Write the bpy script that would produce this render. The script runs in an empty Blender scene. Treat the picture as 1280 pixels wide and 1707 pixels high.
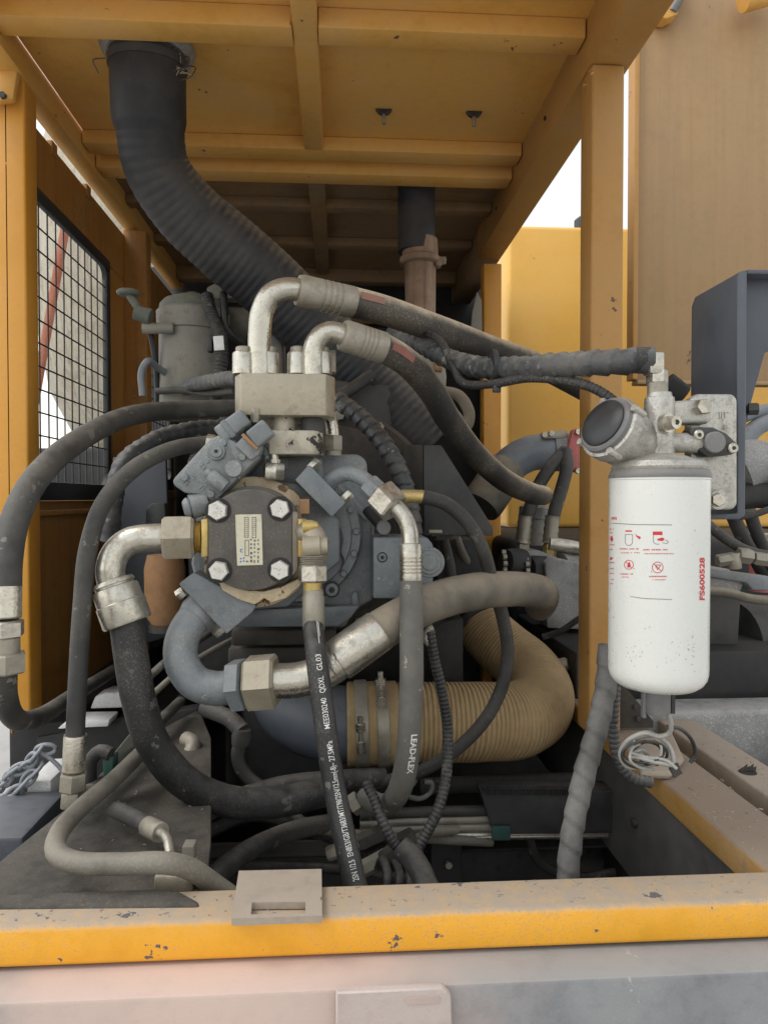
import bpy, bmesh, math, random
from mathutils import Vector, Matrix, noise
random.seed(7)
SC = bpy.context.scene
COL = SC.collection
V = Vector
PI = math.pi
R = math.radians

# ---------------------------------------------------------------- camera, sky, sun, exposure
F = 1200.0                                   # focal length in photograph pixels (1280 wide)
CAM = V((0, 0, 1.70)); YAW = math.atan(75/F); PITCH = math.atan(23/F)
cd = bpy.data.cameras.new('camera'); cam = bpy.data.objects.new('camera', cd); COL.objects.link(cam)
cam.location = CAM; cam.rotation_euler = (PI/2 - PITCH, 0, -YAW)
cd.sensor_fit = 'HORIZONTAL'; cd.sensor_width = 36; cd.lens = 36*F/1280; cd.clip_start = .02; cd.clip_end = 2000
SC.camera = cam
ROT = cam.rotation_euler.to_matrix(); RT = ROT @ V((1,0,0)); UP = ROT @ V((0,1,0)); FW = ROT @ V((0,0,-1))

SUN_EL, SUN_AZ = 58, 262                      # azimuth the light comes from, clockwise from +Y
w = bpy.data.worlds.new('World'); SC.world = w; w.use_nodes = True
nt = w.node_tree; nt.nodes.clear()
sky = nt.nodes.new('ShaderNodeTexSky'); sky.sky_type = 'NISHITA'; sky.sun_disc = False
sky.sun_elevation = R(SUN_EL); sky.sun_rotation = R(SUN_AZ); sky.dust_density = 1; sky.air_density = 2.2; sky.ozone_density = .3
bg = nt.nodes.new('ShaderNodeBackground'); bg.inputs['Strength'].default_value = .15
wo = nt.nodes.new('ShaderNodeOutputWorld')
hs = nt.nodes.new('ShaderNodeHueSaturation'); hs.inputs['Saturation'].default_value = .22
nt.links.new(sky.outputs[0], hs.inputs['Color']); nt.links.new(hs.outputs[0], bg.inputs[0]); nt.links.new(bg.outputs[0], wo.inputs[0])
sd = bpy.data.lights.new('sun', 'SUN'); sd.energy = 0.8; sd.angle = R(30); sd.color = (1, .97, .92)
so = bpy.data.objects.new('sun', sd); COL.objects.link(so); so.location = (0, -3, 8)
az, el = R(SUN_AZ), R(SUN_EL)
sdir = V((math.sin(az)*math.cos(el), math.cos(az)*math.cos(el), math.sin(el)))
so.rotation_euler = sdir.to_track_quat('Z', 'Y').to_euler()
SC.view_settings.view_transform = 'Standard'; SC.view_settings.look = 'None'
SC.view_settings.exposure = 0.68; SC.view_settings.gamma = 1
SC.render.engine = 'CYCLES'; SC.cycles.use_denoising = True; SC.cycles.max_bounces = 5; SC.cycles.diffuse_bounces = 4; SC.cycles.glossy_bounces = 3

# ---------------------------------------------------------------- helpers
def W(x, y, Y):
    """the point at world depth Y that the photograph shows at pixel x, y"""
    d = FW + RT*((x-640)/F) + UP*((853.5-y)/F)
    return CAM + d*(Y/d.y)
def WZ(x, y, z):
    d = FW + RT*((x-640)/F) + UP*((853.5-y)/F)
    return CAM + d*((z-CAM.z)/d.z)
def WX(x, y, X):
    d = FW + RT*((x-640)/F) + UP*((853.5-y)/F)
    return CAM + d*(X/d.x)
def S(px, Y): return px*Y/F

def basis(d):
    d = d.normalized(); a = V((0,0,1)) if abs(d.z) < .9 else V((0,1,0))
    u = a.cross(d).normalized(); return u, d.cross(u).normalized(), d

class M:
    def __init__(s, bev=0, seg=2): s.v=[]; s.f=[]; s.bev=bev; s.seg=seg
    def lathe(s, a, b, prof, n=28, ph=0, cap=True):
        d = b-a; L = d.length; u, w_, d = basis(d); o = len(s.v)
        for t, r in prof:
            c = a + d*(t*L)
            for k in range(n):
                th = ph + 2*PI*k/n; s.v.append(c + (u*math.cos(th)+w_*math.sin(th))*r)
        m = len(prof)
        for i in range(m-1):
            for k in range(n):
                k2 = (k+1) % n; s.f.append((o+i*n+k, o+i*n+k2, o+(i+1)*n+k2, o+(i+1)*n+k))
        if cap:
            s.f.append(tuple(o+k for k in reversed(range(n)))); s.f.append(tuple(o+(m-1)*n+k for k in range(n)))
        return s
    def cyl(s, a, b, r, n=28, c=.06):
        return s.lathe(a, b, [(0, r*(1-c)), (c*.6, r), (1-c*.6, r), (1, r*(1-c))], n)
    def hex(s, a, b, r, ph=.2):
        return s.lathe(a, b, [(0, r*.88), (.09, r), (.91, r), (1, r*.88)], 6, ph)
    def tube(s, pts, r, ds=.008, n=18, rf=None, cap=True):
        p = Path(pts); N = max(2, int(p.L/ds)); o = len(s.v); u = None
        for i in range(N+1):
            q = p.L*i/N; c, t = p.at(q)
            if u is None: u, _, _ = basis(t)
            else: u = (u - t*u.dot(t)).normalized()
            w_ = t.cross(u)
            for k in range(n):
                th = 2*PI*k/n; rr = rf(q, th, p.L) if rf else r
                s.v.append(c + (u*math.cos(th)+w_*math.sin(th))*rr)
        for i in range(N):
            for k in range(n):
                k2 = (k+1) % n; s.f.append((o+i*n+k, o+i*n+k2, o+(i+1)*n+k2, o+(i+1)*n+k))
        if cap:
            s.f.append(tuple(o+k for k in reversed(range(n)))); s.f.append(tuple(o+N*n+k for k in range(n)))
        return s
    def prism(s, pts, ext):
        o = len(s.v); n = len(pts); s.v += [V(p) for p in pts]; s.v += [V(p)+ext for p in pts]
        s.f.append(tuple(range(o, o+n))); s.f.append(tuple(o+n+k for k in reversed(range(n))))
        for k in range(n):
            k2 = (k+1) % n; s.f.append((o+k2, o+k, o+n+k, o+n+k2))
        return s
    def box(s, lo, hi):
        x0,y0,z0 = lo; x1,y1,z1 = hi
        return s.prism([V((x0,y0,z0)),V((x1,y0,z0)),V((x1,y0,z1)),V((x0,y0,z1))], V((0,y1-y0,0)))
    def bar(s, a, b, w_, h, up=V((0,0,1))):
        """rectangular bar from a to b, width w_, height h"""
        d = (b-a).normalized(); x = d.cross(up).normalized()*(w_/2); z = x.cross(d).normalized()*(h/2)
        return s.prism([a-x-z, a+x-z, a+x+z, a-x+z], b-a)
    def mesh(s, name, off):
        me = bpy.data.meshes.new(name); me.from_pydata([v-off for v in s.v], [], s.f); me.validate()
        bm = bmesh.new(); bm.from_mesh(me)
        bmesh.ops.recalc_face_normals(bm, faces=bm.faces)
        if s.bev:
            ed = [e for e in bm.edges if len(e.link_faces) == 2 and e.calc_face_angle(0) > .5]
            bmesh.ops.bevel(bm, geom=ed, offset=s.bev, segments=s.seg, affect='EDGES', clamp_overlap=True, profile=.5)
        bm.to_mesh(me); bm.free()
        for p in me.polygons: p.use_smooth = True
        me.set_sharp_from_angle(angle=R(38))
        return me

class Path:
    def __init__(s, pts, sub=14):
        P = [V(p) for p in pts]
        if len(P) == 2: C = [P[0].lerp(P[1], i/8) for i in range(9)]
        else:
            Q = [P[0]*2-P[1]] + P + [P[-1]*2-P[-2]]; C = []
            for i in range(1, len(Q)-2):
                p0,p1,p2,p3 = Q[i-1:i+3]
                t0=0; t1=t0+max(1e-6,(p1-p0).length)**.5; t2=t1+max(1e-6,(p2-p1).length)**.5; t3=t2+max(1e-6,(p3-p2).length)**.5
                for k in range(sub):
                    t = t1+(t2-t1)*k/sub
                    a1=p0*((t1-t)/(t1-t0))+p1*((t-t0)/(t1-t0)); a2=p1*((t2-t)/(t2-t1))+p2*((t-t1)/(t2-t1)); a3=p2*((t3-t)/(t3-t2))+p3*((t-t2)/(t3-t2))
                    b1=a1*((t2-t)/(t2-t0))+a2*((t-t0)/(t2-t0)); b2=a2*((t3-t)/(t3-t1))+a3*((t-t1)/(t3-t1))
                    C.append(b1*((t2-t)/(t2-t1))+b2*((t-t1)/(t2-t1)))
            C.append(P[-1])
        s.C = C; s.D = [0]
        for i in range(1, len(C)): s.D.append(s.D[-1]+(C[i]-C[i-1]).length)
        s.L = s.D[-1]
    def raw(s, q):
        q = min(max(q, 0), s.L); D = s.D; lo, hi = 0, len(D)-1
        while hi-lo > 1:
            m = (lo+hi)//2
            if D[m] <= q: lo = m
            else: hi = m
        t = (q-D[lo])/max(1e-9, D[hi]-D[lo]); return s.C[lo].lerp(s.C[hi], t)
    def at(s, q):
        e = s.L*.012+1e-4
        return s.raw(q), (s.raw(q+e)-s.raw(q-e)).normalized()

def PX(*a): return [W(*p) for p in a]       # list of (px, py, depth) -> points

def rf_corr(r, pitch, amp): return lambda q, th, L: r*(1-amp+amp*abs(math.sin(PI*q/pitch))**.7)
def rf_wrap(r, pitch, amp, seed=0):
    def g(q, th, L):
        k = (q/pitch + th/(2*PI)) % 1.0
        return r*(1+amp*(k-.5)+.07*noise.noise(V((math.cos(th)*1.5, math.sin(th)*1.5+seed, q*35))))
    return g
def rf_old(r, amp=.02, seed=0):
    return lambda q, th, L: r*(1+amp*noise.noise(V((math.cos(th)+seed, math.sin(th), q*18))))

class Thing:
    def __init__(s, name, label, cat, group=None, kind=None):
        s.n=name; s.l=label; s.c=cat; s.g=group; s.k=kind; s.p=[]
    def add(s, name, m, mat, parent=None, label=None, kind=None):
        s.p.append((name, m, mat, parent, label, kind)); return len(s.p)-1
    def done(s):
        lo = V((1e9,)*3); hi = V((-1e9,)*3)
        for p in s.p:
            vs = p[1].v if isinstance(p[1], M) else [v.co for v in p[1].vertices]
            for v in vs:
                for i in range(3): lo[i]=min(lo[i],v[i]); hi[i]=max(hi[i],v[i])
        base = V(((lo.x+hi.x)/2, (lo.y+hi.y)/2, lo.z)); obs = []
        def mk(name, m):
            if isinstance(m, M): return bpy.data.objects.new(name, m.mesh(name, base))
            m.transform(Matrix.Translation(-base)); return bpy.data.objects.new(name, m)
        single = len(s.p) == 1
        if single: root = mk(s.n, s.p[0][1]); root.data.materials.append(MT[s.p[0][2]])
        else: root = bpy.data.objects.new(s.n, None); root.empty_display_size = .05
        COL.objects.link(root); root.location = base
        if s.k: root['kind'] = s.k
        if s.l: root['label'] = s.l
        if s.c: root['category'] = s.c
        if s.g: root['group'] = s.g
        if not single:
            for name, m, mt, par, lab, kind in s.p:
                o = mk(name, m); COL.objects.link(o); o.data.materials.append(MT[mt])
                o.parent = root if par is None else obs[par]
                if lab: o['label'] = lab
                if kind: o['kind'] = kind
                obs.append(o)
        return root

def text_mesh(body, size, bold=0, align='LEFT', res=3):
    c = bpy.data.curves.new('t', 'FONT'); c.body = body; c.size = size; c.offset = bold; c.align_x = align; c.resolution_u = res
    o = bpy.data.objects.new('t', c); COL.objects.link(o)
    dg = bpy.context.evaluated_depsgraph_get(); dg.update()
    me = bpy.data.meshes.new_from_object(o.evaluated_get(dg))
    bpy.data.objects.remove(o); bpy.data.curves.remove(c)
    return me
def text_on_tube(body, pts, r, q0, size, rev=False, off=0.0, bold=0):
    """lettering laid round a hose, running along it"""
    p = Path(pts); me = text_mesh(body, size, bold)
    for v in me.vertices:
        q = q0 - v.co.x if rev else q0 + v.co.x
        c, t = p.at(q)
        if rev: t = -t
        n = CAM - c; n = (n - t*n.dot(t)).normalized(); b = n.cross(t)
        a = (v.co.y - size*.35)/r + off
        v.co = c + (n*math.cos(a) + b*math.sin(a))*(r*1.012+.0004)
    return me

# ---------------------------------------------------------------- materials
MT = {}
DUST = (.36, .31, .25)
def mat(name, col, rough=.5, metal=0., dust=DUST, up=.45, al=.12, speck=.25, var=.18, bump=.25, sc=1., chip=None, chipt=.66, chips=22, streak=None, streakt=.5, coat=0, grime=.35, grimec=(.045,.038,.03), dn=-.05, lens_glow=None):
    m = bpy.data.materials.new(name); m.use_nodes = True; t = m.node_tree; N = t.nodes; L = t.links
    b = N['Principled BSDF']
    def node(ty, **k):
        n = N.new(ty)
        for a, v in k.items(): setattr(n, a, v)
        return n
    tc = node('ShaderNodeTexCoord')
    def nz(scale, det=4, ro=.6, vec=None):
        n = node('ShaderNodeTexNoise'); n.inputs['Scale'].default_value = scale; n.inputs['Detail'].default_value = det; n.inputs['Roughness'].default_value = ro
        L.new(vec or tc.outputs['Object'], n.inputs['Vector']); return n.outputs['Fac']
    def rng(src, a, c, lo=0., hi=1.):
        n = node('ShaderNodeMapRange', interpolation_type='SMOOTHSTEP'); L.new(src, n.inputs[0])
        for i, v in enumerate((a, c, lo, hi)): n.inputs[i+1].default_value = v
        return n.outputs[0]
    def mth(op, x, y):
        n = node('ShaderNodeMath', operation=op)
        for i, q in enumerate((x, y)):
            if isinstance(q, (int, float)): n.inputs[i].default_value = q
            else: L.new(q, n.inputs[i])
        return n.outputs[0]
    def mix(f, x, y):
        n = node('ShaderNodeMix', data_type='RGBA'); 
        if isinstance(f, (int, float)): n.inputs[0].default_value = f
        else: L.new(f, n.inputs[0])
        for i, q in ((6, x), (7, y)):
            if isinstance(q, tuple): n.inputs[i].default_value = (*q, 1)
            else: L.new(q, n.inputs[i])
        return n.outputs[2]
    n1 = nz(7*sc, 3, .6); n2 = nz(48*sc, 4, .68); n3 = nz(330*sc, 1, .5)
    vf = mth('ADD', mth('MULTIPLY', n1, .6), mth('MULTIPLY', n2, .4))
    c = mix(rng(vf, .35, .65), tuple(x*(1-var) for x in col), tuple(min(1, x*(1+var)) for x in col))
    if lens_glow:      # pinkish lens glow painted into the left and middle of the sill
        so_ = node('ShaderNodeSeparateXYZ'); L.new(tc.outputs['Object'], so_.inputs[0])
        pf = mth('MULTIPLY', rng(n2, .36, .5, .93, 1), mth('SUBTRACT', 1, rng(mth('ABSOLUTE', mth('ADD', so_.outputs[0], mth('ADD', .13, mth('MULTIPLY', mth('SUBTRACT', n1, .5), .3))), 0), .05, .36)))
    if streak:
        mp = node('ShaderNodeMapping'); mp.inputs['Scale'].default_value = (28, 28, .9); L.new(tc.outputs['Object'], mp.inputs[0])
        c = mix(mth('MULTIPLY', rng(nz(1.6, 4, .6, mp.outputs[0]), .42, .75), streakt), c, streak)
    if grime: c = mix(mth('MULTIPLY', rng(mth('ADD', mth('MULTIPLY', n2, .65), mth('MULTIPLY', n1, .35)), .49, .64), grime), c, grimec)
    geo = node('ShaderNodeNewGeometry'); sx = node('ShaderNodeSeparateXYZ'); L.new(geo.outputs['Normal'], sx.inputs[0])
    d = mth('MULTIPLY', mth('MULTIPLY', rng(mth('ADD', sx.outputs[2], mth('MULTIPLY', mth('SUBTRACT', n2, .5), .5)), dn, .95), up), rng(n2, .3, .62, .35 if up < .8 else .82, 1))
    d = mth('ADD', d, mth('MULTIPLY', rng(n1, .38, .68), al))
    d = mth('ADD', d, mth('MULTIPLY', mth('MULTIPLY', rng(n3, .57, .66), rng(n1, .36, .62, .25, 1.4)), speck))
    dn = node('ShaderNodeMath', operation='ADD', use_clamp=True); L.new(d, dn.inputs[0]); dn.inputs[1].default_value = 0; d = dn.outputs[0]
    c = mix(d, c, dust)
    if lens_glow: c = mix(pf, c, lens_glow)
    ro = mth('ADD', rough, mth('MULTIPLY', d, max(0, .9-rough)))
    ro = mth('ADD', ro, mth('MULTIPLY', mth('SUBTRACT', n2, .5), .25))
    me_ = mth('MULTIPLY', mth('SUBTRACT', 1, d), metal)
    hgt = mth('ADD', mth('MULTIPLY', n2, .6), mth('MULTIPLY', n3, .4))
    if chip:
        k = rng(mth('ADD', nz(chips, 5, .62), mth('MULTIPLY', mth('SUBTRACT', n2, .5), .12)), chipt, chipt+.015)
        c = mix(k, c, chip); hgt = mth('SUBTRACT', hgt, mth('MULTIPLY', k, .5)); me_ = mth('MULTIPLY', me_, mth('SUBTRACT', 1, k))
    L.new(c, b.inputs['Base Color']); L.new(ro, b.inputs['Roughness']); L.new(me_, b.inputs['Metallic'])
    if coat: b.inputs['Coat Weight'].default_value = coat
    bp = node('ShaderNodeBump'); bp.inputs['Strength'].default_value = bump; bp.inputs['Distance'].default_value = .0015
    L.new(hgt, bp.inputs['Height']); L.new(bp.outputs[0], b.inputs['Normal'])
    MT[name] = m; return m

YEL = (.72, .33, .035)
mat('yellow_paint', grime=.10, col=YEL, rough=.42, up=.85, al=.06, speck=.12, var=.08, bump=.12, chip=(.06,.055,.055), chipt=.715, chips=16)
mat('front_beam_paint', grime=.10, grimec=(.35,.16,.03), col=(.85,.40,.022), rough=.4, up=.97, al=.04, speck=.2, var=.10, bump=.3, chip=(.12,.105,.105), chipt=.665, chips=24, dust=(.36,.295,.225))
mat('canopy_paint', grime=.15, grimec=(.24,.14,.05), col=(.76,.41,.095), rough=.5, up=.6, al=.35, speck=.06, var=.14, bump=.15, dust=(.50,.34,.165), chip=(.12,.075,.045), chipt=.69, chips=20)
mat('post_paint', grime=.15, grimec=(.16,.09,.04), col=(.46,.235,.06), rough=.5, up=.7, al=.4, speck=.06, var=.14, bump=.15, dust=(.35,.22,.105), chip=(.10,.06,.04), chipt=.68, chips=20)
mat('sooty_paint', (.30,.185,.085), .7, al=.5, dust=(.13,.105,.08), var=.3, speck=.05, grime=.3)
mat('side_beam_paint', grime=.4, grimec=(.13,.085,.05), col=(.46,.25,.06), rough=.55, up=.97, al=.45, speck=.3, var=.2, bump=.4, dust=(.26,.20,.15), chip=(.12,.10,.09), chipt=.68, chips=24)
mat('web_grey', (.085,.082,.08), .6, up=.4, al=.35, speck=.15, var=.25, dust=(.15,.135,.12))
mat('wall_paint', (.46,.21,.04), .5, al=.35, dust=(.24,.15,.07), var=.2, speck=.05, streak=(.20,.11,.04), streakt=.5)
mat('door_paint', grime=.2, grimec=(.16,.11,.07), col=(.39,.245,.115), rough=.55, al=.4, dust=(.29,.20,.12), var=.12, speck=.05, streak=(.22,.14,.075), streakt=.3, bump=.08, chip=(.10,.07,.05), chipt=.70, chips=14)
mat('tank_paint', grime=.05, col=(.88,.50,.10), rough=.4, al=.12, var=.05, speck=.05, bump=.06, dust=(.75,.5,.22), chip=(.3,.2,.1), chipt=.72, chips=12)
mat('sill_paint', grime=.3, grimec=(.10,.10,.105), col=(.20,.205,.215), rough=.5, al=.35, dust=(.30,.29,.28), up=.8, var=.2, speck=.2, sc=1, lens_glow=(.56,.42,.36), chip=(.36,.35,.34), chipt=.69, chips=18, bump=.3)
mat('pump_paint', (.165,.185,.20), .34, up=.3, al=.22, speck=.3, var=.22, bump=.6, dust=(.34,.33,.30), grime=.5, chip=(.30,.29,.27), chipt=.675, chips=38)
mat('valve_paint', (.20,.22,.225), .38, up=.35, al=.25, speck=.35, var=.22, bump=.8, dust=(.40,.39,.36), grime=.5, chip=(.36,.35,.32), chipt=.675, chips=42)
mat('gear_plate', (.085,.075,.065), .42, up=.3, al=.15, speck=.22, var=.2, bump=.35, dust=(.33,.28,.22))
mat('rust_cast', (.58,.48,.33), .75, al=.35, speck=.4, var=.3, bump=.9, dust=(.42,.28,.15), chip=(.17,.09,.05), chipt=.60, chips=55, grime=.4, grimec=(.12,.07,.04))
mat('zinc', (.55,.52,.45), .27, .95, up=.18, al=.10, speck=.25, var=.2, bump=.4, dust=(.36,.33,.27), grime=.45, grimec=(.09,.075,.05))
mat('zinc_dusty', (.36,.33,.27), .42, .6, up=.45, al=.35, speck=.35, var=.25, bump=.5, dust=(.30,.27,.215), grime=.4)
mat('bolt_zinc', (.72,.70,.65), .38, .6, up=.2, al=.3, speck=.35, var=.18, bump=.6, dust=(.48,.45,.38), grime=.45, grimec=(.14,.12,.09))
mat('brass', (.62,.45,.15), .32, .8, al=.3, speck=.25, var=.2, dust=(.38,.31,.2))
mat('tan_block', (.42,.37,.28), .4, .5, up=.4, al=.25, speck=.4, var=.18, bump=.5, dust=(.36,.31,.24), grime=.4, grimec=(.09,.07,.045))
mat('chipped_block', (.50,.46,.36), .45, .2, up=.3, al=.2, speck=.2, var=.12, chip=(.02,.018,.016), chipt=.60, chips=26)
mat('hose_rubber', (.030,.029,.028), .6, up=.4, al=.18, speck=.15, var=.25, bump=.4, dust=(.20,.175,.15), dn=.3, chip=(.12,.11,.095), chipt=.63, chips=34)
mat('hose_dusty', (.026,.024,.022), .65, up=1.0, al=.10, speck=.12, var=.2, bump=.5, dust=(.60,.50,.37), dn=.0)
mat('hose_grey', (.042,.041,.039), .6, up=.4, al=.3, speck=.15, var=.25, bump=.4, dust=(.17,.155,.13), dn=.15, chip=(.15,.14,.12), chipt=.63, chips=34)
mat('hose_lead', (.13,.122,.108), .65, up=.5, al=.4, speck=.15, var=.2, bump=.4, dust=(.24,.22,.185), dn=.0, chip=(.30,.28,.24), chipt=.63, chips=34)
mat('wrap_grey', (.105,.103,.098), .6, up=.5, al=.45, speck=.15, var=.25, bump=.5, dust=(.24,.23,.21), grime=.4)
mat('pipe_brown', (.17,.155,.13), .5, .3, up=.4, al=.4, speck=.4, var=.25, bump=.5, dust=(.25,.225,.18), grime=.4)
mat('hose_tan', (.11,.098,.08), .7, up=.8, al=.5, speck=.1, var=.2, bump=.4, dust=(.31,.26,.195), dn=-.2)
mat('hose_black', (.016,.016,.017), .5, up=.3, al=.10, speck=.22, var=.2, bump=.45, dust=(.22,.20,.17), dn=.2, chip=(.10,.095,.085), chipt=.63, chips=34)
mat('intake_rubber', (.016,.018,.023), .6, up=.85, al=.12, speck=.05, var=.25, bump=.3, dust=(.22,.19,.155), dn=.1)
mat('wrap_tape', (.042,.045,.048), .45, up=.5, al=.3, speck=.12, var=.3, bump=.5, dust=(.28,.26,.235), dn=.2, chip=(.20,.195,.185), chipt=.63, chips=34)
mat('duct_tan', (.36,.245,.12), .7, up=.4, al=.35, speck=.1, var=.22, bump=.3, dust=(.42,.31,.175), grime=.4, grimec=(.12,.08,.04))
mat('dark_steel', (.034,.034,.035), .5, up=.45, al=.3, speck=.12, var=.3, bump=.4, dust=(.11,.10,.088))
mat('dark_brown_steel', (.034,.029,.024), .6, up=.5, al=.35, speck=.15, var=.35, bump=.4, dust=(.11,.09,.07))
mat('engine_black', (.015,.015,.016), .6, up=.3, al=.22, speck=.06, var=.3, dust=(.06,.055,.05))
mat('deck_dust', (.04,.036,.032), .85, up=.45, al=.3, speck=.35, var=.35, bump=.8, dust=(.115,.10,.08), sc=.8)
mat('bracket_blue', grime=.1, col=(.075,.085,.105), rough=.42, up=.3, al=.12, speck=.04, var=.08, bump=.05, dust=(.2,.2,.2))
mat('alu_cast', (.52,.50,.455), .38, .8, up=.25, al=.25, speck=.4, var=.22, bump=.9, dust=(.33,.31,.27), grime=.55, grimec=(.10,.09,.075))
mat('canister_white', (.70,.70,.66), .28, grime=.02, up=.1, al=.05, speck=.0, var=.02, bump=.02, dust=(.52,.5,.43), coat=.3)
mat('canister_dirt', (.30,.28,.24), .8)
mat('black_plastic', (.018,.019,.021), .35, up=.3, al=.08, speck=.1, dust=(.2,.19,.18))
mat('grey_cover', (.15,.15,.155), .45, up=.4, al=.2, speck=.1)
mat('glass_black', (.022,.023,.026), .38, up=.1, al=.05, speck=.05, bump=.02, dust=(.2,.2,.2), grime=0)
mat('red_print', grime=.05, col=(.62,.03,.035), rough=.45, up=0, al=0, speck=0)
mat('dark_print', (.16,.13,.12), .5, up=0, al=0, speck=0)
mat('white_print', grime=.05, col=(.75,.74,.70), rough=.5, up=0, al=.1, speck=.2, dust=(.3,.28,.25))
mat('blue_print', (.05,.16,.5), .5, up=0, al=0, speck=0)
mat('name_plate', (.66,.62,.47), .4, .25, up=0, al=.25, speck=.25, var=.1, dust=(.42,.38,.28))
mat('hose_stripe', (.26,.075,.06), .75, up=.5, al=.5, speck=.1, dust=(.30,.20,.15))
mat('rust_pipe', (.33,.22,.15), .7, up=.3, al=.5, speck=.2, var=.3, dust=(.42,.34,.26), streak=(.10,.06,.045), streakt=.7)
mat('exhaust_dark', (.04,.042,.05), .5, .3, al=.3, dust=(.11,.10,.095))
mat('rust_orange', (.38,.20,.09), .7, al=.4, var=.3, dust=(.24,.15,.09))
mat('grey_tank', (.26,.25,.215), .55, up=.45, al=.45, speck=.1, var=.2, bump=.35, dust=(.28,.25,.20), grime=.5)
mat('olive_metal', (.13,.15,.125), .6, up=.6, al=.3, dust=(.30,.28,.22))
mat('green_paint', (.018,.075,.06), .55, up=.2, al=.25, dust=(.10,.10,.08))
mat('blue_grey_pipe', (.20,.225,.26), .42, up=.4, al=.3, speck=.1, dust=(.3,.28,.25))
mat('pink_flange', (.58,.16,.15), .55, up=.2, al=.3, speck=.1, dust=(.5,.33,.28))
mat('motor_grey', (.20,.20,.20), .5, .2, up=.5, al=.4, speck=.5, var=.3, bump=.7, dust=(.42,.41,.39))
mat('frame_black', (.02,.022,.026), .45, up=.4, al=.1, dust=(.12,.11,.1))
mat('white_plate', grime=.05, col=(.75,.76,.76), rough=.5, up=.1, al=.15)
mat('chain_steel', (.24,.26,.29), .5, .4, up=.5, al=.3, dust=(.42,.43,.44))
mat('clear_tube', (.40,.39,.36), .3, up=.1, al=.4, speck=.3, dust=(.30,.28,.25))
mat('beige_steel', (.36,.305,.245), .6, .1, up=.55, al=.4, speck=.3, var=.18, bump=.4, dust=(.36,.295,.235), chip=(.13,.10,.08), chipt=.69, chips=26, grime=.4, grimec=(.16,.12,.09))
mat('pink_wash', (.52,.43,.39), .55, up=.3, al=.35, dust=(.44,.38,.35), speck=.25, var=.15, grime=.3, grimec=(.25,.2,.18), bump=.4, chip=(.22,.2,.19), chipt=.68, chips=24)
mat('red_plastic', (.5,.06,.05), .45, al=.2)
mat('cream_drum', (.50,.46,.37), .6, up=.1, al=.5, dust=(.36,.30,.22), streak=(.24,.17,.11), streakt=.7, sc=.3, grime=.5)
mat('rust_red_arm', (.42,.12,.06), .6, al=.2)
mat('concrete', grime=.05, col=(.42,.41,.39), rough=.9, up=.2, al=.3, sc=.15, dust=(.34,.33,.31))
mat('hill_haze', (.62,.66,.68), .9, up=0, al=.2, sc=.05)
# ================================================================ setting
g = Thing('ground', None, None, kind='structure')
g.add('ground', M().prism([V((-300,-300,0)),V((300,-300,0)),V((300,300,0)),V((-300,300,0))], V((0,0,-.2))), 'concrete'); g.done()

ZT = W(640,1525,.75).z; ZB = W(640,1592,.75).z
# ---- front sill beam
t = Thing('front_sill_beam','yellow front beam with dusty top and chipped paint across the bottom','beam')
t.add('front_sill_beam', M(.006,3).box((-1.1,.75,ZB),(1.1,.812,ZT)), 'front_beam_paint'); t.done()
t = Thing('lower_body_sill','pale grey lower sill panel with rounded edge below the yellow beam','panel')
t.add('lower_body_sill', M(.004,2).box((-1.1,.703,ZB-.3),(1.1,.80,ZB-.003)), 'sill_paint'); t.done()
# ---- slotted plate lying on the beam
zp = ZT+.009
a = [WZ(398,1452,zp),WZ(536,1449,zp),WZ(537,1527,zp),WZ(386,1532,zp)]
b = [WZ(420,1505,zp),WZ(509,1504,zp),WZ(509,1523,zp),WZ(418,1525,zp)]
m = M(.0012,1); th = V((0,0,-.0075))
o = [v for v in a]; i = [v for v in b]
for k in range(4):
    k2=(k+1)%4; m.prism([o[k],o[k2],i[k2],i[k]], th)
bmx = m
t = Thing('slotted_plate','beige steel plate with one long slot lying on the yellow beam','plate')
m.bev = 0; t.add('slotted_plate', m, 'beige_steel'); t.done()
# ---- pale plate with a slot in front of the grey sill
Yp = .690
t = Thing('slotted_tab','pale tab with rounded corner and slot below the grey sill','plate')
m = M()
o = PX((560,1656,Yp),(738,1648,Yp),(752,1662,Yp),(756,1760,Yp),(560,1760,Yp)); 
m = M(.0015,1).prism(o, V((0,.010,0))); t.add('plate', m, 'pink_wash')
c0 = W(682,1670,Yp-.001); c1 = W(728,1668,Yp-.001)
m = M(); r = S(6,Yp); pts=[]
for k in range(9): an = PI/2+PI*k/8; pts.append(c0+V((math.cos(an)*r,0,math.sin(an)*r)))
for k in range(9): an = -PI/2+PI*k/8; pts.append(c1+V((math.cos(an)*r,0,math.sin(an)*r)))
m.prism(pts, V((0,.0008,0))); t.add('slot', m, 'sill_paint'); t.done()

# ---- right longitudinal sill beams
X0 = WZ(1275,1450,ZT-.004).x
t = Thing('side_sill_beam','dusty yellow beam running back beside the wrapped hose, inner of two','beam')
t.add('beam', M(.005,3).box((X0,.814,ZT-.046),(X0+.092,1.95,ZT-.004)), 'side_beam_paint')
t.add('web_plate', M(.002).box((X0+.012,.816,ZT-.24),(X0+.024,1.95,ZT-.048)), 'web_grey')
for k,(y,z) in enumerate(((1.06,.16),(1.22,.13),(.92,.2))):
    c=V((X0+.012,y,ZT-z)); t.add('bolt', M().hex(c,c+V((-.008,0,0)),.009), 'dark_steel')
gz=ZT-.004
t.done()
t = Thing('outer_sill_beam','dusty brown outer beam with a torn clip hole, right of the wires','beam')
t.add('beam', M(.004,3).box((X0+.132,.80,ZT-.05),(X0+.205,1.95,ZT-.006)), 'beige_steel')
c = WZ(1246,1288,ZT-.006)
m = M().lathe(c+V((0,0,.0004)),c+V((0,0,.0010)),[(0,.014),(1,.014)],18); t.add('clip_hole', m, 'engine_black')
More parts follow.
